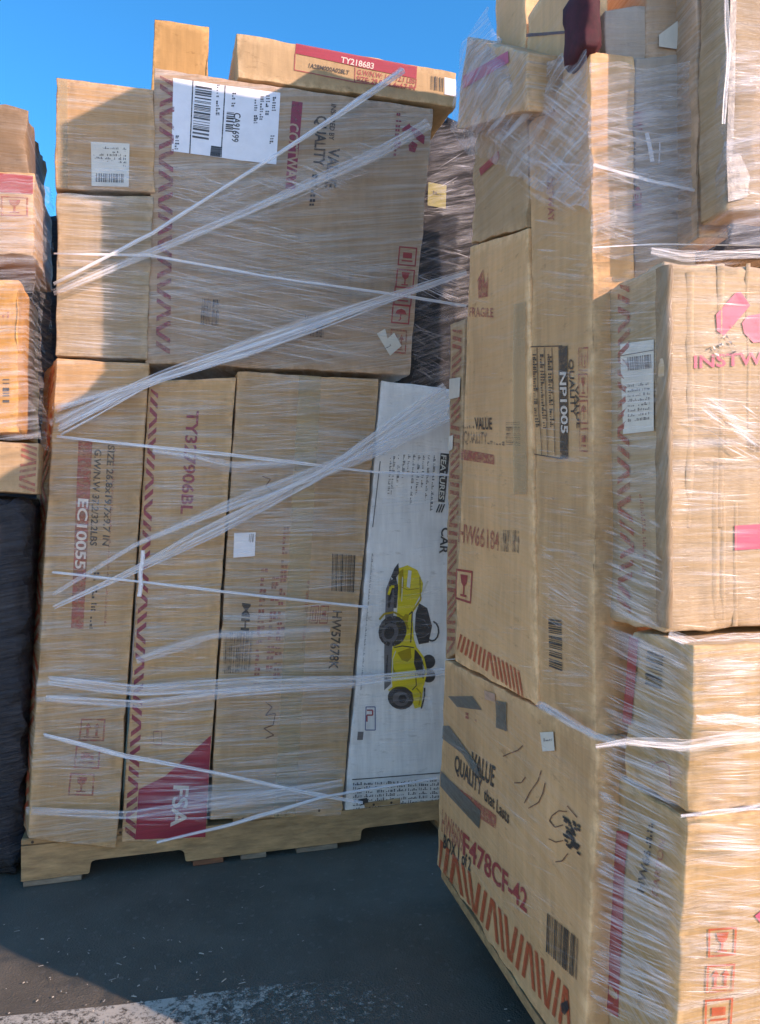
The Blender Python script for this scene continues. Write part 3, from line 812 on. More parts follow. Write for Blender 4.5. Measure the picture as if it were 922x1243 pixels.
# wrapped dark load seen in the slot between the two stacks
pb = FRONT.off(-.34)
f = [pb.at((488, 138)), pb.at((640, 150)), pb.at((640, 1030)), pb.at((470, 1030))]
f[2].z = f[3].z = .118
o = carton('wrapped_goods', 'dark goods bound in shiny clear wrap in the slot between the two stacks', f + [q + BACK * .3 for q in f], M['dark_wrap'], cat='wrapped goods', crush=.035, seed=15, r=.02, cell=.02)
p = Print(o, pb)
p.quad('yellow_label', 'yellow_tape', [(519, 222), (541, 226), (540, 254), (518, 250)], .004)
p.fine('yellow_label_lettering', 'grey_ink', (521, 236), (538, 239), (521, 231), .0045, 3)
p.done()

# ------------------------------------------------------------------ load beyond the far stack (at the picture's border)
G2 = 'cartons of the stack behind'
LP = FRONT.off(.08)
def left_box(label, px, depth, mat, off=0, **kw):
    pl = LP.off(off)
    return carton('cardboard_box', label, front_corners(px, pl, BACK * depth), M[mat], group=G2, **kw), pl
o, pl = left_box('crumpled brown carton topping the partly hidden stack beyond the leaning load', [(-130, 108), (32, 130), (33, 212), (-130, 205)], .3, 'kraft_dark', crush=.012, seed=21)
o2, pl = left_box('carton with broad red stripe and red stamp in the partly hidden stack', [(-130, 196), (41, 211), (40, 309), (-130, 306)], .3, 'kraft', crush=.005, seed=22, off=.03)
p = Print(o2, pl)
p.quad('printed_band', 'red', [(-100, 202), (40, 214), (40, 236), (-100, 228)])
p.icon('handling_icon', 'red_faded', [(1, 238), (34, 240), (34, 263), (1, 262)], 1)
p.done()
o3, pl = left_box('bright orange sunlit carton with a dark stamp in the partly hidden stack', [(-130, 330), (23, 340), (22, 527), (-130, 523)], .3, 'kraft_amber', seed=23, crush=.004)
p = Print(o3, pl)
p.fine('red_lettering', 'red_faded', (2, 385), (12, 385), (2, 375), 0, 3, 1); p.barcode('barcode', 'black', [(3, 460), (11, 460), (11, 490), (3, 490)], 6, 4, 0, 'v')
p.done()
o4, pl = left_box('dull carton with red zigzag marks low in the partly hidden stack', [(-130, 530), (48, 537), (45, 600), (-130, 592)], .085, 'kraft_dull', off=.0, seed=24, crush=.003)
p = Print(o4, pl)
p.hazard('warning_stripes', 'red_faded', [(26, 538), (22, 596), (42, 598), (45, 540)], 8, 3)
p.done()
f = [LP.at((-130, 597), -.004), LP.at((38, 603), -.004), LP.at((26, 1000), -.14), LP.at((-130, 1000), -.14)]
f[2].z = f[3].z = 0.002
carton('wrapped_goods', 'tall bundle of black wrap and painted shade at the foot of the partly hidden stack', f + [q + BACK * .3 for q in f], M['navy_wrap_shade'], cat='wrapped goods', crush=.03, seed=25, r=.03)  # navy tone holds the shaded gap along with the black wrap
f = [LP.at(q, -.45) for q in ((-130, 262), (78, 258), (78, 602), (-130, 602))]
f[2].z = f[3].z = .002
carton('wrapped_goods', 'black plastic bundle behind the bright orange carton of the partly hidden stack', f + [q + BACK * .25 for q in f], M['navy_wrap_shade'], cat='wrapped goods', crush=.015, seed=26, r=.02)

# ------------------------------------------------------------------ near load
G3 = 'cartons stacked on the low pallet'
def side_box(label, px, t, thick, mat, name='cardboard_box', zb=None, zt=None, **kw):
    pl = SIDE(t)
    f = [pl.at(q) for q in px]
    if zb is not None: f[2].z = f[3].z = zb
    if zt is not None: f[0].z = f[1].z = zt
    kw.setdefault('group', G3)
    return carton(name, label, f + [q + RT * thick for q in f], M[mat], **kw), pl
DZ = .0903
# R1 with scribbles
o, pl = side_box('big leaning carton with red zigzag foot, pen scribbles and painted grey film reflections', [(540, 801), (727, 897), (708, 1314), (530, 1048)], 0, .9, 'kraft_side', crush=0.004, seed=31)
f1 = o
p = Print(o, pl)
p.text('lettering', 'black', 'VALUE', (571, 936), (600, 955), (573, 912)); p.text('lettering', 'black', 'QUALITY', (552, 934), (584, 966), (553, 915))
p.text('lettering', 'black', 'that Lasts', (587, 970), (619, 1000), (588, 955))
p.text('red_lettering', 'red', 'F478CF-42', (562, 1036), (640, 1108), (563, 1010)); p.text('red_lettering', 'red_faded', 'HW6809', (537, 1008), (562, 1035), (538, 982))
p.text('lettering', 'black', 'BOX 1 of 2', (539, 1028), (571, 1058), (540, 1012))
p.quad('printed_band', 'red_faded', [(549, 950), (603, 990), (602, 1006), (572, 986)])
p.hazard('warning_stripes', 'orange_ink', [(533, 1052), (694, 1262), (696, 1208), (532, 1014)], 22, 3)
p.barcode('barcode', 'black', [(665, 1108), (704, 1140), (701, 1190), (663, 1155)], 22, 17)
# a dense square block of black specks stands in place of the printed code
for k in range(46):
    rr = random.Random(k); x = 685 + rr.random() * 18; y = 985 + rr.random() * 36 + (x - 685) * .8
    p.quad('printed_block', 'black', [(x, y), (x + 4, y + 3), (x + 4, y + 6), (x, y + 3)])
for pts in ([(611, 918), (620, 914), (628, 911), (634, 905)], [(625, 950), (634, 950), (639, 943)], [(658, 935), (654, 948), (645, 961), (638, 975)], [(663, 950), (660, 963), (655, 974), (643, 981)],
            [(690, 985), (680, 984), (672, 990), (669, 996), (676, 1004), (686, 1001)], [(668, 1018), (677, 1022), (686, 1020)], [(676, 1046), (684, 1045), (691, 1036)], [(690, 978), (702, 992)]):
    p.uid = 900 + int(pts[0][0]); p.line('pen_scribble', 'ballpoint', pts, 1.3); p.uid = 0
for q in ([(538, 881), (546, 881), (579, 927), (583, 944), (573, 934), (562, 915), (537, 896)], ): p.poly('fold_reflection', 'fold_sheen', q, .0006)  # reflections in the film folds, painted flat on the board
p.quad('fold_reflection', 'fold_sheen', [(536, 935), (584, 984), (582, 1006), (536, 954)], .0006)
p.quad('fold_reflection', 'fold_sheen', [(602, 850), (615, 853), (615, 888), (602, 883)], .0006)
p.quad('fold_reflection', 'fold_sheen', [(545, 845), (575, 845), (585, 862), (556, 858)], .0006)
p.quad('sticker', 'paper_aged', [(657, 889), (673, 888), (675, 911), (660, 912)], .001)
p.fine('sticker_lettering', 'grey_mid', (660, 900), (672, 899), (660, 896), .0016, 2)
p.quad('sticker', 'pink_tint', [(587, 838), (602, 842), (602, 852), (588, 849)], .001)
p.poly('torn_hole', 'grey_ink', [(682, 1218), (690, 1214), (692, 1224), (687, 1232), (683, 1228)], .001)
p.fine('faded_lettering', 'red_faded', (566, 872), (580, 876), (566, 862), 0, 5)
p.done()
# R2x narrow strip, R2 printed tall, R2b above
o, pl = side_box('narrow carton edge with pink zigzag band, squeezed at the back corner of the near load', [(546, 394), (563, 386), (555, 792), (541, 800)], .005, .88, 'kraft_dull', crush=.003, seed=32)
p = Print(o, pl)
p.hazard('warning_stripes', 'red_faded', [(549, 400), (543, 795), (553, 788), (561, 396)], 40)
p.quad('sticker', 'paper_aged', [(546, 460), (560, 458), (559, 482), (545, 485)], .001); p.uid = 77; p.quad('sticker', 'paper_aged', [(545, 530), (551, 528), (550, 545), (545, 548)], .001)
p.done()
o, pl = side_box('tall carton with orange zigzag foot and small grey barcode beside the plain tall carton', [(570, 299), (640, 276), (652, 857), (552, 802)], -.004, .88, 'kraft_side', crush=0.002, seed=33)
p = Print(o, pl)
p.text('lettering', 'black', 'VALUE', (577, 521), (598, 521), (577, 507)); p.fine('lettering', 'black_faded', (560, 520), (576, 520), (560, 516), 0, 2, 1)
p.text('lettering', 'black_faded', 'QUALITY', (563, 537), (592, 539), (563, 523)); p.fine('lettering', 'black_faded', (592, 539), (614, 541), (592, 533), 0, 4, 1)
p.barcode('barcode', 'black_faded', [(615, 513), (632, 512), (632, 542), (614, 540)], 12, 4, 0, 'v')
p.quad('printed_band', 'red_faded', [(560, 545), (600, 552), (600, 564), (560, 558)])
p.text('red_lettering', 'red_faded', 'HW66184', (557, 657), (604, 668), (558, 635))
p.barcode('barcode', 'black_faded', [(608, 643), (631, 644), (630, 671), (607, 669)], 12, 6)
p.icon('handling_icon', 'red', [(555, 690), (574, 693), (572, 733), (554, 727)], 1)
p.hazard('warning_stripes', 'orange_ink', [(556, 788), (636, 848), (634, 816), (557, 768)], 16, 8)
p.quad('packing_tape', 'tape', [(625, 370), (640, 366), (640, 600), (624, 600)], .001)
p.poly('emblem', 'red_faded', [(580, 340), (587, 326), (589, 345), (593, 330), (592, 360), (581, 362)])
p.text('red_lettering', 'red_faded', 'FRAGILE', (570, 384), (599, 385), (570, 373))
p.done()
o, pl = side_box('carton with red diagonal flash above the orange zigzag tall carton', [(577, 150), (638, 130), (638, 274), (572, 297)], -.003, .88, 'kraft_dull', crush=.008, seed=34)
p = Print(o, pl)
p.poly('emblem', 'red', [(582, 205), (606, 183), (607, 192), (584, 214)])
p.done()
# R3 plain tall carton at the corner
r3t = .068
o, pl = side_box('plain tall slim carton at the corner with dark framed label and barcode below', [(641, 160), (716, 62), (722, 893), (654, 853)], 0, r3t, 'kraft_side', zt=1.541, crush=0.0025, seed=35)
r3 = o
p = Print(o, pl)
p.quad('label_panel', 'black_soft', [(679, 421), (690, 420), (690, 557), (681, 556)])
p.line('label_frame', 'black', [(643, 421), (684, 420)], 1.3); p.line('label_frame', 'black', [(643, 421), (647, 551)], 1.3); p.line('label_frame', 'black', [(647, 551), (684, 557)], 1.3)
for x in (653, 662, 671): p.line('label_frame', 'black', [(x, 422), (x + 4, 553)], .7)
for j, x in enumerate((648, 657, 666)): p.fine('label_lettering', 'black', (x, 430), (x + 3, 520), (x + 5, 430), 0, j, .9)
p.text('panel_lettering', 'ink_white', 'NP1005', (681.5, 452), (683, 526), (689, 452), .0008)
p.text('lettering', 'black', 'QUALITY', (691.5, 436), (693.5, 505), (697, 436))
p.text('lettering', 'black', 'VALUE', (698.5, 468), (700, 520), (702.5, 468))
for k, y in enumerate((422, 454, 486, 520)): p.icon('handling_icon', 'red_faded', [(703, y), (714, y - 1), (714, y + 29), (703, y + 28)], k)
p.barcode('barcode', 'black', [(667, 751), (683, 753), (684, 816), (668, 810)], 18, 7, 0, 'v')
p.text('red_lettering', 'red_faded', 'COSTWAY', (664, 205), (666, 270), (671, 203))
p.done()

# R4 big carton with pink emblem
T4 = .028
T5 = .030
pl4 = SIDE(T4)
tr, br = pl4.at((805, 313)), pl4.at((805, 769))
tl, bl = tr - E * .145, br - E * .145
w4 = .46
o = carton('cardboard_box', 'big wrapped carton with torn pink emblem and crushed dark corner', [tl, tr, br, bl] + [q + RT * w4 for q in (tl, tr, br, bl)], M['kraft_pale'], group=G3, crush=.007, seed=41, r=.006)
r4 = o
p = Print(o, pl4)
p.quad('shipping_label', 'paper_aged', [(753, 418), (794, 412), (795, 523), (757, 527)])
p.line('label_rule', 'grey_mid', [(754, 432), (794, 425)], 1, .0005)
p.barcode('label_barcode', 'grey_mid', [(762, 434), (792, 430), (793, 447), (763, 450)], 20, 3, .0005)
for k in range(8): p.fine('label_lettering', 'grey_mid', (763, 470 + k * 6), (790, 467 + k * 6), (763, 466.5 + k * 6), .0005, k, .8)
p.hazard('warning_stripes', 'red_faded', [(750, 345), (750, 740), (766, 745), (764, 340)], 26, 3)
p.fine('lettering', 'red_faded', (775, 600), (777, 700), (780, 600), 0, 4, .9)
p.done()
pn = Plane(tr, (br - tr).cross(RT) if (br - tr).cross(RT).dot(E) > 0 else RT.cross(br - tr))
p = Print(o, pn)
p.poly('emblem', 'pink', [(868, 382), (893, 355), (900, 357), (911, 371), (889, 396), (877, 408), (869, 402)])
p.poly('emblem', 'pink', [(893, 355), (899, 354), (912, 371), (900, 374)], .0003)
p.poly('emblem', 'pink', [(925, 380), (908, 383), (901, 392), (903, 404), (914, 416), (925, 415)])
p.text('emblem_lettering', 'pink', 'INSTWAY', (841, 447), (960, 440), (841, 432))
p.text('lettering', 'black_faded', 'In', (907, 549), (921, 548), (907, 534))
p.quad('printed_band', 'pink', [(891, 638), (960, 634), (960, 664), (891, 668)])
rr = random.Random(3)
for k in range(26):
    x, y = 850 + rr.random() * 45, 402 + rr.random() * 34
    y = y + (870 - x) * .35
    q = [(x + rr.uniform(-4, 4), y + rr.uniform(-3, 3)) for _ in range(4)]
    p.poly('torn_scrap', rr.choice(('grey_ink', 'paper_aged', 'grey_mid', 'black')), q, .0008 + k * .00005)
p.done()
# crushed, dirty corner board
V, F = [], []; n = 40
for i in range(n + 1):
    y = 322 + (762 - 322) * i / n; q0 = pl4.at((806 + 2 * noise.noise(Vector((i * .35, 1, 0))), y))
    wv = .5 + .5 * noise.noise(Vector((i * .4, 7, 0)))
    ring = [q0 - E * (.013 + .006 * wv) - RT * .0015, q0 - E * .008 + RT * (.004 * wv - .004), q0 - E * .002 - RT * (.004 - .006 * wv), q0 + E * (.003 + .002 * wv) + RT * .003, q0 + E * .004 + RT * (.006 + .003 * wv), q0 + E * .001 + RT * .011]
    V += [r - o.location for r in ring]
for i in range(n):
    for k in range(5): F.append([i * 6 + k, i * 6 + 6 + k, i * 6 + 7 + k, i * 6 + 1 + k])
mesh_obj('crushed_corner', V, F, M['crushed'], o, smooth=True)
# raised folds in the front board
V, F = [], []
for x0, y0, y1, wpx in ((838, 330, 640, 2.2), (875, 320, 640, 2.0), (869, 560, 750, 2.0), (878, 604, 752, 1.6), (908, 320, 520, 1.2), (893, 610, 760, 1.4)):
    n = 14; b = len(V)
    for i in range(n + 1):
        y = y0 + (y1 - y0) * i / n; x = x0 + .4 * math.sin(i * .7 + x0)
        for dx, h in ((-wpx * 2.2, -.0004), (0, .0017), (wpx * 2.2, -.0004)):
            q = pn.at((x + dx, y)); V.append(q + E * (disp(q) + h) - o.location)
    for i in range(n):
        for k in range(2): F.append([b + i * 3 + k, b + i * 3 + 1 + k, b + i * 3 + 4 + k, b + i * 3 + 3 + k][::-1])
mesh_obj('crease_ridge', V, F, M['kraft_pale'], o, smooth=True)

# R5, R6 below it
def corner_box(label, tpx, bpx, t, length, width, mat, zb=None, **kw):
    pl = SIDE(t); tr, br = pl.at(tpx), pl.at(bpx)
    if zb is not None: br = Vector((br.x, br.y, zb))
    tl, bl = tr - E * length, br - E * length
    o = carton('cardboard_box', label, [tl, tr, br, bl] + [q + RT * width for q in (tl, tr, br, bl)], M[mat], group=G3, **kw)
    nv = (br - tr).cross(RT)
    return o, pl, Plane(tr, nv if nv.dot(E) > 0 else -nv)
o, pl, pn5 = corner_box('squat carton with red edge stripe and black barcode, directly under the pink emblem carton', (842, 784), (832, 990), T5, .135, .5, 'kraft_low', crush=.005, seed=42, r=.005)
p = Print(o, pl)
p.quad('printed_band', 'red', [(765, 772), (776, 775), (768, 880), (757, 876)])
p.barcode('barcode', 'black', [(786, 790), (806, 796), (804, 838), (784, 831)], 12, 9, 0, 'v')
p.line('box_outline', 'red_faded', [(790, 935), (795, 926), (805, 924), (812, 930), (815, 965)], 1.5)
p.done()
o, pl, pn6 = corner_box('lowest front carton with three red handling symbols and red edge stripe', (831, 993), (812, 1243), T5 + .003, .155, .5, 'kraft_low', zb=DZ, crush=.004, seed=43, r=.005)
p = Print(o, pl)
p.quad('printed_band', 'red', [(750, 1008), (763, 1010), (752, 1235), (738, 1225)])
p.text('lettering', 'black', 'HW66', (783, 1084), (789, 1034), (775, 1080)); p.fine('lettering', 'black', (789, 1030), (792, 1000), (781, 1028), 0, 3, .9)
p.text('red_lettering', 'red_faded', 'CARTON', (800, 1090), (806, 1020), (793, 1087))
p.fine('lettering', 'black_faded', (776, 1240), (786, 1175), (770, 1238), 0, 5, .9)
p.done()
p = Print(o, pn6)
for k, (y0, x0) in enumerate(((1126, 858), (1170, 856), (1212, 854))):
    p.icon('handling_icon', 'orange_ink', [(x0, y0), (x0 + 34, y0 - 3), (x0 + 32, y0 + 31), (x0 - 1, y0 + 34)], (1, 0, 3)[k])
p.poly('emblem', 'pink', [(914, 1110), (924, 1102), (926, 1120), (920, 1118)])
p.done()
# R7 shaded carton set back beside the slim one
sF = (r3.location - A0).dot(E) + 0  # for reference only
pR3 = NEAR((SIDE(0).at((718, 450)) - A0).dot(E))
pl7 = pR3.off(-.012)
o = carton('cardboard_box', 'dull wrapped carton with red lettering, set beside the slim corner carton', front_corners([(770, 70), (846, 64), (846, 345), (770, 345)], pl7, -E * .3), M['grey_board'], group=G3, crush=.004, seed=51)
p = Print(o, pl7)
p.text('red_lettering', 'red', 'GR', (771, 226), (771, 262), (779, 226)) ; p.text('red_lettering', 'red', 'NW', (770, 136), (770, 158), (779, 136))
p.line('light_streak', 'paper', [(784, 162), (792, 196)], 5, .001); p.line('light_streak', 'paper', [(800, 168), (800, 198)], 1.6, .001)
p.done()
# R8 tall bundle that juts out
pl8 = pR3.off(.10)
o = carton('cardboard_box', 'tall pale carton jutting out above the pink emblem carton, edge bound in black tape', front_corners([(884, -150), (1010, -150), (1010, 262), (880, 256)], pl8, -E * .06), M['kraft_pale'], group=G3, crush=.006, seed=52, r=.006)
p = Print(o, pl8)
p.quad('black_tape', 'green_black', [(886, -140), (893, -140), (889, 190), (881, 190)], .002)
p.poly('black_tape', 'green_black', [(881, 190), (897, 186), (909, 215), (905, 240), (882, 246)], .002)
p.done()
o = carton('cardboard_box', 'shaded brown carton directly behind the black-taped pale carton', front_corners([(846, -60), (886, -60), (886, 290), (846, 290)], pR3.off(.034), -E * .25), M['kraft_grey'], group=G3, crush=.004, seed=53)
carton('wrapped_goods', 'dark blue block added to fill the dark gap on top of the pink emblem carton', front_corners([(848, 258), (1010, 262), (1010, 312), (846, 312)], pR3.off(-.02), -E * .1) , M['navy_wrap_shade'], cat='wrapped goods', crush=.005, seed=54, r=.012)  # filler block, its navy colour stands in for the dark gap
# top row
zt3 = 1.5425
def top_box(label, px, s_off, depth, mat, zb=zt3, **kw):
    pl = pR3.off(s_off)
    f = [pl.at(q) for q in px]
    f[2].z = f[3].z = zb
    nm = kw.pop('name', 'cardboard_box')
    if nm == 'cardboard_box': kw.setdefault('group', G3)
    return carton(nm, label, f + [q - E * depth for q in f], M[mat], **kw)
pt = SIDE(.012)
f = [pt.at(q) for q in ((640, -40), (713, -40), (713, 60), (640, 60))]
f[2].z = f[3].z = 1.545; f[0].z = f[1].z = 1.74
o = carton('cardboard_box', 'brown carton with a horizontal crease lying on top of the slim corner carton', f + [q + RT * .03 for q in f], M['kraft_side'], group=G3, crush=.004, seed=61)
p = Print(o, pt)
V, F = [], []
p.quad('flap_seam', 'ballpoint', [(640, 41), (712, 36), (712, 39), (640, 45)])
p.done()
f = [pt.at(q) for q in ((598, -330), (637, -330), (637, 130), (603, 150))]
zc = 1.46
f[2].z = f[3].z = zc; f[0].z = f[1].z = 2.25
o = carton('cardboard_box', 'upright brown carton rising at the back of the near load, its edge against the sky', f + [q + RT * .3 for q in f], M['kraft_side'], group=G3, crush=.004, seed=62)
f = [nl(q, .13, z) for q, z in ((-.06, 2.32), (.22, 2.32), (.22, 1.47), (-.06, 1.47))]
carton('cardboard_box', 'large brown carton crowning the back of the near load, mostly above the picture', f + [q + RT * .85 for q in f], M['kraft_side'], group=G3, crush=.004, seed=68)
f = [nl(.25, .02, 2.43), nl(.48, .02, 2.43), nl(.48, .02, 2.2545), nl(.25, .02, 2.2545)]
carton('cardboard_box', 'flat brown carton on top of the upright carton, above the picture', f + [q + RT * .5 for q in f], M['kraft_side'], group=G3, seed=69)
# protruding box under the bridging film
pp = SIDE(-.045)
o = carton('cardboard_box', 'tilted carton with pink print poking out under loose wrap towards the far load', front_corners([(566, 44), (642, 66), (641, 132), (554, 158)], pp, RT * .25), M['kraft_warm'], group=G3, crush=.005, seed=63)
p = Print(o, pp)
p.quad('printed_band', 'pink', [(563, 92), (618, 62), (619, 76), (562, 108)])
p.done()
carton('maroon_flap', 'dark maroon flap between the top cartons of the near load', front_corners([(714, -30), (727, -30), (730, 61), (714, 61)], pR3.off(.012), -E * .07), M['maroon'], cat='flap', crush=.006, seed=64, r=.012)  # dark maroon flap, modelled as a thin rounded block
top_box('dusky carton with film over its top, beside the maroon item', [(734, 12), (792, 8), (792, 60), (734, 60)], -.02, .15, 'grey_board', crush=.004, seed=65)
o = top_box('carton bearing a slanted sheet of pale paper on the top row', [(785, -60), (845, -60), (845, 62), (785, 62)], -.015, .15, 'kraft_grey', crush=.004, seed=66)
p = Print(o, pR3.off(-.015))
p.poly('paper_sheet', 'paper_aged', [(798, 44), (840, 12), (840, 64), (798, 58)], .001)
p.done()

# ------------------------------------------------------------------ stretch wrap: gathered pleats, twisted ropes, bridging sheets
class Film:
    def __init__(s): s.V = []; s.F = []; s.A = []
    def ribbon(s, pts, nrm, widths, opas, tent=.3):
        """tent-shaped pleat along 3-D points"""
        b = len(s.V); n = len(pts)
        for i, p in enumerate(pts):
            d = (pts[min(n - 1, i + 1)] - pts[max(0, i - 1)]).normalized()
            side = d.cross(nrm).normalized() * widths[i] / 2
            s.V += [p - side, p + nrm * widths[i] * tent, p + side]
            s.A += [opas[i] * .55, opas[i], opas[i] * .55]
        for i in range(n - 1):
            for k in range(2):
                a = b + i * 3 + k
                s.F.append([a, a + 3, a + 4, a + 1])
    def pleats(s, plane, poly, n, ang, length, width, opa, off=(.006, .012), seed=0, bow=.02):
        rnd = random.Random(seed)
        xs = [q[0] for q in poly]; ys = [q[1] for q in poly]
        def inside(x, y):
            c = False; m = len(poly)
            for i in range(m):
                x1, y1 = poly[i]; x2, y2 = poly[(i + 1) % m]
                if (y1 > y) != (y2 > y) and x < (x2 - x1) * (y - y1) / (y2 - y1) + x1: c = not c
            return c
        k = 0; tries = 0
        # pleats bunch: choose bunch centres, then scatter round them
        bunch = [(rnd.uniform(min(ys), max(ys)), rnd.uniform(3, 22)) for _ in range(max(3, n // 14))]
        while k < n and tries < n * 30:
            tries += 1
            x = rnd.uniform(min(xs), max(xs))
            if rnd.random() < .72:
                c, sg = rnd.choice(bunch); y = rnd.gauss(c, sg) + (x - (min(xs) + max(xs)) / 2) * math.tan(R(sum(ang) / 2))
            else: y = rnd.uniform(min(ys), max(ys))
            if not inside(x, y): continue
            a = R(rnd.uniform(*ang)); L = rnd.uniform(*length) * rnd.choice((.5, .8, 1, 1.4))
            m = 6; pts = []
            for i in range(m + 1):
                u = i / m - .5
                X = x + math.cos(a) * L * u; Y = y + math.sin(a) * L * u + bow * L * (u * u - .2) * rnd.uniform(-1, 1) * .2
                pts.append((X, Y))
            # shorten at the outline
            pts = [q for q in pts if inside(*q)]
            if len(pts) < 3: continue
            o = rnd.uniform(*off); wd = rnd.uniform(*width) * rnd.choice((.3, .5, .8, 1.5, 2.6)); oa = rnd.uniform(*opa) * rnd.choice((.5, .8, 1, 1.2)) * min(1.0, .003 / wd)
            P = [plane.at(q, o) for q in pts]; P = [q + plane.n * disp(q) for q in P]
            mm = len(P)
            ws = [wd * (.25 + .75 * math.sin(math.pi * (i + .35) / (mm - .3))) for i in range(mm)]
            op = [min(.95, oa * (.15 + .85 * math.sin(math.pi * (i + .2) / (mm - .6)) ) * rnd.uniform(.6, 1.2)) for i in range(mm)]
            s.ribbon(P, plane.n, [max(1e-4, q) for q in ws], [max(0, q) for q in op], rnd.uniform(.1, .5) * rnd.choice((-1, 1)))
            k += 1
    def band(s, plane, px, wpx, strands, opa, seed=0, off=.014, wrap=False):
        """a gathered band or twisted rope along a pixel path; wpx = width at each point"""
        rnd = random.Random(seed); n = 22
        L = [0]
        for a, b in zip(px, px[1:]): L.append(L[-1] + math.dist(a, b))
        def along(u):
            t = u * L[-1]
            for i in range(len(px) - 1):
                if t <= L[i + 1] or i == len(px) - 2:
                    f = (t - L[i]) / (L[i + 1] - L[i]); f = min(1, f)
                    w = wpx[i] + (wpx[i + 1] - wpx[i]) * f
                    return Vector(px[i]).lerp(Vector(px[i + 1]), f), w, (Vector(px[i + 1]) - Vector(px[i])).normalized()
        for k in range(strands):
            v0 = rnd.uniform(-.42, .42) if k else 0; ph = rnd.uniform(0, 6.3); pts = []; ws = []; op = []
            oo = off + rnd.uniform(-.002, .003)
            for i in range(n + 1):
                q, w, d = along(i / n); nn = Vector((-d.y, d.x))
                v = v0 + .12 * math.sin(ph + i * .45)
                o_i = oo - (.045 if i == 0 and wrap else 0.0)
                p = plane.at(q + nn * w * v, o_i); pts.append(p)
                # metres per pixel here
                mpp = (p - plane.at(q + nn * (w * v + 1), o_i)).length
                ws.append((max(.6, w / strands * rnd.uniform(.8, 2.2)) if k else w * .85) * mpp); op.append(min(1, opa * (rnd.uniform(.5, 1.2) if k else .7)))
            s.ribbon(pts, plane.n, ws, op, rnd.uniform(.15, .6) * rnd.choice((-1, 1)))
    def build(s, name, m, parent, kind=None):
        base = Vector(parent.location)
        o = mesh_obj(name, [v - base for v in s.V], s.F, M[m], parent, smooth=True, attrs={'opa': s.A})
        if kind: o['kind'] = kind
        return o

def sheet(name, rows, m, parent, sub=10, amp=.008, seed=0):
    """loose film hung between rows of 3-D points"""
    nr, nc = len(rows), len(rows[0]); V, F = [], []
    NR, NC = (nr - 1) * sub, (nc - 1) * sub
    base = Vector(parent.location)
    for i in range(NR + 1):
        for j in range(NC + 1):
            fi, fj = i / sub, j / sub
            a, b = min(int(fi), nr - 2), min(int(fj), nc - 2); u, v = fi - a, fj - b
            p = rows[a][b].lerp(rows[a][b + 1], v).lerp(rows[a + 1][b].lerp(rows[a + 1][b + 1], v), u)
            p = p + Vector([noise.noise(p * 22 + Vector((seed, q * 5, 0))) for q in range(3)]) * amp
            V.append(p - base)
    for i in range(NR):
        for j in range(NC):
            k = i * (NC + 1) + j; F.append([k, k + NC + 1, k + NC + 2, k + 1])
    return mesh_obj(name, V, F, M[m], parent, smooth=True)

# far load
wrapA = empty('stretch_wrap', fl(.6, -.01, .1))
tag(wrapA, 'clear stretch wrap with crossing white twisted ropes round the leaning far load', 'stretch wrap')
FP = FRONT.off(.030)
f = Film()
f.pleats(FP, [(66, 150), (187, 150), (186, 236), (66, 232)], 106, (-1, 5), (40, 110), (.002, .006), (.06, .28), seed=1)
f.pleats(FP, [(68, 235), (186, 239), (178, 440), (68, 436)], 289, (-1, 7), (40, 120), (.0015, .007), (.08, .34), seed=2)
f.pleats(FP, [(68, 440), (178, 443), (137, 1010), (36, 1005)], 504, (-2, 4), (40, 110), (.0015, .006), (.06, .32), seed=3)
f.pleats(FP, [(183, 465), (286, 460), (252, 1000), (150, 1005)], 504, (-3, 3), (40, 110), (.0015, .006), (.08, .40), seed=4)
f.pleats(FP, [(288, 455), (460, 462), (415, 980), (256, 990)], 718, (-6, 0), (40, 150), (.0015, .006), (.08, .42), seed=5)
f.pleats(FP, [(463, 465), (548, 470), (535, 985), (418, 985)], 136, (-8, 0), (40, 100), (.002, .006), (.05, .22), seed=6)
f.pleats(FP, [(182, 195), (260, 210), (420, 300), (505, 330), (497, 452), (180, 436)], 504, (5, 16), (50, 190), (.0015, .007), (.08, .42), seed=7)
f.pleats(FP, [(190, 200), (330, 205), (500, 140), (522, 150), (420, 240), (300, 262), (190, 300)], 229, (14, 32), (40, 130), (.0015, .006), (.06, .32), seed=8)
f.pleats(FP, [(250, 230), (505, 150), (515, 190), (330, 260), (190, 300)], 91, (-28, -14), (60, 170), (.002, .008), (.08, .3), seed=9)
f.pleats(FP, [(252, 920), (420, 905), (414, 985), (160, 1000)], 229, (-7, -1), (60, 160), (.002, .007), (.15, .5), seed=10)
f.pleats(pb, [(500, 170), (575, 175), (570, 300), (505, 300)], 39, (-35, 10), (14, 50), (.002, .006), (.15, .6), seed=11)
f.pleats(pb, [(500, 290), (575, 300), (556, 395), (497, 390)], 50, (8, 30), (20, 70), (.002, .006), (.2, .75), seed=12)
f.pleats(pb, [(495, 390), (548, 395), (545, 470), (492, 450)], 33, (10, 45), (16, 50), (.002, .006), (.15, .5), seed=13)
f.build('film_pleats', 'film', wrapA, 'stuff')
BP = FP.off(.006)
def rope(px, w, strands, opa, seed, plane=BP, parent=wrapA):
    px = list(px); turn = parent is wrapA and px[0][0] < 80
    if turn: px[0] = (px[0][0] - 9, px[0][1] + (px[0][1] - px[1][1]) * 9 / (px[1][0] - px[0][0]))
    b = Film(); b.band(plane, px, w, strands, opa, seed, wrap=turn); return b.build('twisted_band', 'film_band', parent)
rope([(74, 340), (185, 283), (345, 182), (490, 86)], [4, 4, 5, 9], 5, .85, 21)
rope([(74, 352), (180, 307), (300, 258), (450, 190), (520, 150)], [9, 10, 12, 14, 16], 8, .33, 22)
rope([(74, 308), (180, 310), (330, 337), (475, 357), (566, 372)], [2.5, 3, 3, 3, 3], 3, .85, 23)
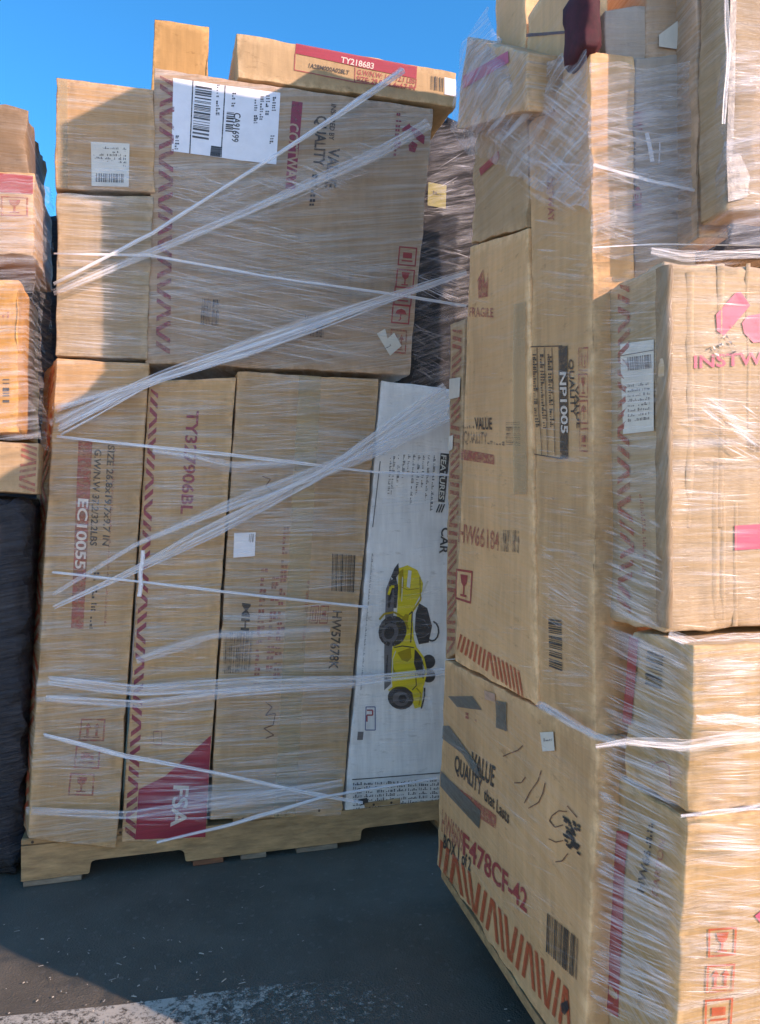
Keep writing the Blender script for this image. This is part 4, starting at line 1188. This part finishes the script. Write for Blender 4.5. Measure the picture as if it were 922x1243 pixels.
rope([(72, 516), (184, 461), (310, 417), (440, 372), (566, 330)], [22, 12, 24, 13, 7], 12, .55, 24)
rope([(72, 492), (184, 462), (300, 430)], [14, 6, 9], 5, .4, 25)
rope([(70, 530), (190, 543), (330, 558), (452, 573), (545, 577)], [3, 4, 3.5, 3, 2.5], 4, .85, 26)
rope([(66, 737), (165, 692), (255, 645), (400, 570), (545, 478)], [7, 9, 16, 16, 26], 9, .45, 27)
rope([(66, 720), (165, 660), (285, 612), (455, 545), (545, 505)], [5, 7, 18, 20, 22], 8, .32, 28)
rope([(66, 695), (168, 706), (300, 722), (446, 737)], [3.2, 3.5, 3.5, 3.5], 4, .9, 29)
rope([(60, 826), (170, 838), (280, 832), (430, 826), (540, 815)], [10, 14, 18, 12, 9], 8, .42, 30)
rope([(58, 848), (170, 855), (280, 842), (430, 832)], [8, 10, 9, 6], 5, .40, 31)
rope([(55, 892), (150, 918), (270, 940), (390, 966), (440, 975)], [5, 6, 5, 5, 4], 5, .8, 32)
rope([(190, 1023), (270, 1004), (390, 968), (530, 945)], [4, 5, 5, 3], 5, .8, 33)
rope([(40, 985), (150, 990), (250, 978), (415, 950)], [9, 12, 14, 10], 7, .28, 34)
rope([(185, 548), (285, 566), (370, 563)], [12, 16, 8], 6, .25, 35)
rope([(165, 800), (260, 770), (400, 764)], [12, 14, 9], 6, .25, 36)
s = Film(); s.band(BP, [(173, 668), (169, 724)], [6, 6], 3, 1.0, 40, .016); s.build('tape_end', 'film_band', wrapA)

# near load
wrapB = empty('stretch_wrap', nl(.45, -.01, .12))
tag(wrapB, 'clear stretch wrap clinging round the tall near load with loose film at its top', 'stretch wrap')
S0, S4, S5 = SIDE(-.012), SIDE(T4 - .012), SIDE(T5 - .012)
f = Film()
f.pleats(S0, [(580, 150), (640, 110), (716, 80), (716, 270), (640, 240), (580, 185)], 150, (28, 44), (30, 110), (.001, .004), (.10, .45), seed=51)
f.pleats(S0, [(643, 180), (716, 180), (722, 880), (655, 845)], 306, (2, 10), (20, 60), (.0008, .003), (.05, .28), seed=52)
f.pleats(S0, [(575, 310), (640, 290), (650, 840), (556, 780)], 71, (-4, 8), (20, 60), (.001, .003), (.04, .18), seed=53)
f.pleats(S0, [(650, 640), (722, 690), (722, 840), (655, 760)], 91, (26, 36), (30, 80), (.001, .003), (.08, .35), seed=54)
f.pleats(S0, [(541, 855), (727, 900), (710, 1200), (533, 1040)], 153, (26, 40), (30, 100), (.0008, .003), (.03, .16), seed=55)
f.pleats(S4, [(724, 340), (800, 318), (800, 600), (726, 600)], 193, (-6, 4), (30, 75), (.001, .005), (.06, .32), seed=56)
f.pleats(S4, [(726, 590), (802, 620), (802, 765), (728, 740)], 153, (18, 32), (40, 90), (.001, .004), (.10, .45), seed=57)
f.pleats(S5, [(728, 755), (836, 800), (832, 985), (728, 900)], 234, (20, 30), (40, 120), (.001, .004), (.10, .5), seed=58)
f.pleats(S5, [(728, 900), (828, 940), (822, 1240), (716, 1240)], 428, (20, 32), (40, 120), (.0008, .0035), (.15, .65), seed=59)
f.pleats(SIDE(T5 - .03), [(728, 900), (752, 905), (738, 1230), (714, 1230)], 120, (20, 34), (14, 30), (.001, .003), (.2, .6), seed=60)
f4 = pn.off(.010)
f.pleats(f4, [(818, 320), (930, 315), (930, 765), (812, 760)], 153, (-6, 6), (40, 130), (.001, .005), (.05, .25), seed=61)
f.pleats(f4, [(845, 470), (925, 500), (925, 580), (845, 520)], 40, (20, 40), (20, 70), (.001, .004), (.25, .8), seed=62)
f5 = pn5.off(.010)
f.pleats(f5, [(845, 800), (930, 800), (930, 985), (838, 985)], 122, (-4, 3), (50, 130), (.001, .005), (.10, .4), seed=63)
f6 = pn6.off(.010)
f.pleats(f6, [(836, 1000), (930, 1000), (930, 1243), (818, 1243)], 193, (-3, 8), (50, 130), (.0008, .004), (.08, .4), seed=64)
f7 = pR3.off(.010)
f.pleats(f7, [(718, 75), (800, 80), (846, 80), (846, 310), (720, 320)], 122, (8, 26), (40, 120), (.001, .004), (.06, .3), seed=65)
f.pleats(f7, [(720, 190), (930, 230), (930, 262), (720, 250)], 51, (6, 16), (60, 180), (.0015, .005), (.1, .4), seed=66)
f.pleats(pl8.off(.012), [(884, 60), (930, 60), (930, 250), (884, 250)], 91, (-5, 10), (20, 45), (.001, .004), (.06, .3), seed=67)
f.build('film_pleats', 'film', wrapB, 'stuff')
def near_rope(px, w, strands, opa, seed, plane): return rope(px, w, strands, opa, seed, plane, wrapB)
near_rope([(723, 906), (760, 900), (830, 905), (930, 890)], [6, 10, 16, 22], 18, .26, 71, pn5.off(.012))
near_rope([(845, 872), (930, 876)], [14, 18], 14, .22, 72, pn5.off(.012))
near_rope([(826, 990), (850, 988), (930, 978)], [5, 6, 8], 6, .4, 73, pn5.off(.014))
near_rope([(812, 770), (845, 782), (930, 772)], [10, 17, 13], 18, .26, 74, pn.off(.014))
near_rope([(790, 305), (830, 312), (930, 308)], [11, 14, 12], 16, .22, 75, pn.off(.006))
near_rope([(880, -20), (884, 60), (878, 150)], [5, 8, 5], 6, .28, 77, pl8.off(.012))
near_rope([(720, 200), (800, 222), (930, 250)], [5, 5, 6], 4, .5, 78, f7)
near_rope([(720, 300), (800, 296), (930, 298)], [2, 2, 2], 2, .7, 79, f7)
near_rope([(655, 855), (722, 893), (760, 905)], [8, 9, 6], 6, .45, 80, S0)
# loose sheet from the poking-out carton to the corner
def Pz(px, t): return SIDE(t).at(px)
sheet('loose_film', [[Pz((590, 8), -.02), Pz((600, 30), -.03), Pz((612, 60), -.03), Pz((650, 78), -.015), Pz((714, 60), -.012)],
                     [Pz((558, 50), -.06), Pz((576, 70), -.066), Pz((605, 90), -.066), Pz((650, 120), -.02), Pz((715, 100), -.012)],
                     [Pz((547, 155), -.06), Pz((575, 160), -.062), Pz((605, 165), -.05), Pz((650, 185), -.015), Pz((716, 190), -.012)],
                     [Pz((560, 180), -.03), Pz((578, 190), -.03), Pz((605, 200), -.02), Pz((650, 230), -.012), Pz((717, 260), -.012)]], 'sheet', wrapB, 10, .01, 3)
def Pf(px, d): return pR3.at(px, d)
sheet('front_film', [[Pf((u, v + dv), d) for u, d, dv in ((717, .012, 0), (745, .014, 4), (790, .016, 8), (846, .020, 0), (868, .07, -4), (884, .114, -10), (940, .116, -10))] for v in (72, 130, 190, 250, 308)], 'sheet_front', wrapB, 10, .007, 5)
sheet('slot_film', [[pb.at(q, d) for q, d in (((500, v), .02), ((535, v + 4), .05), ((585, v - 4), .02))] for v in (150, 240, 330, 400, 470)], 'sheet_slot', wrapB, 12, .016, 6)
wrapC = empty('stretch_wrap', LP.at((50, 600)))
tag(wrapC, 'slack clear wrap over the partly hidden stack, bulging beside the bright orange carton', 'stretch wrap')
sheet('loose_film', [[LP.at(q, d) for q, d in (((-40, 208), .05), ((44, 212), .045), ((60, 230), -.1))],
                     [LP.at(q, d) for q, d in (((-40, 330), .05), ((42, 315), .04), ((64, 320), -.2))],
                     [LP.at(q, d) for q, d in (((-40, 440), .03), ((28, 440), .02), ((62, 450), -.2))],
                     [LP.at(q, d) for q, d in (((-40, 530), .07), ((50, 535), .06), ((60, 560), -.1))]], 'sheet_thin', wrapC, 10, .012, 8)
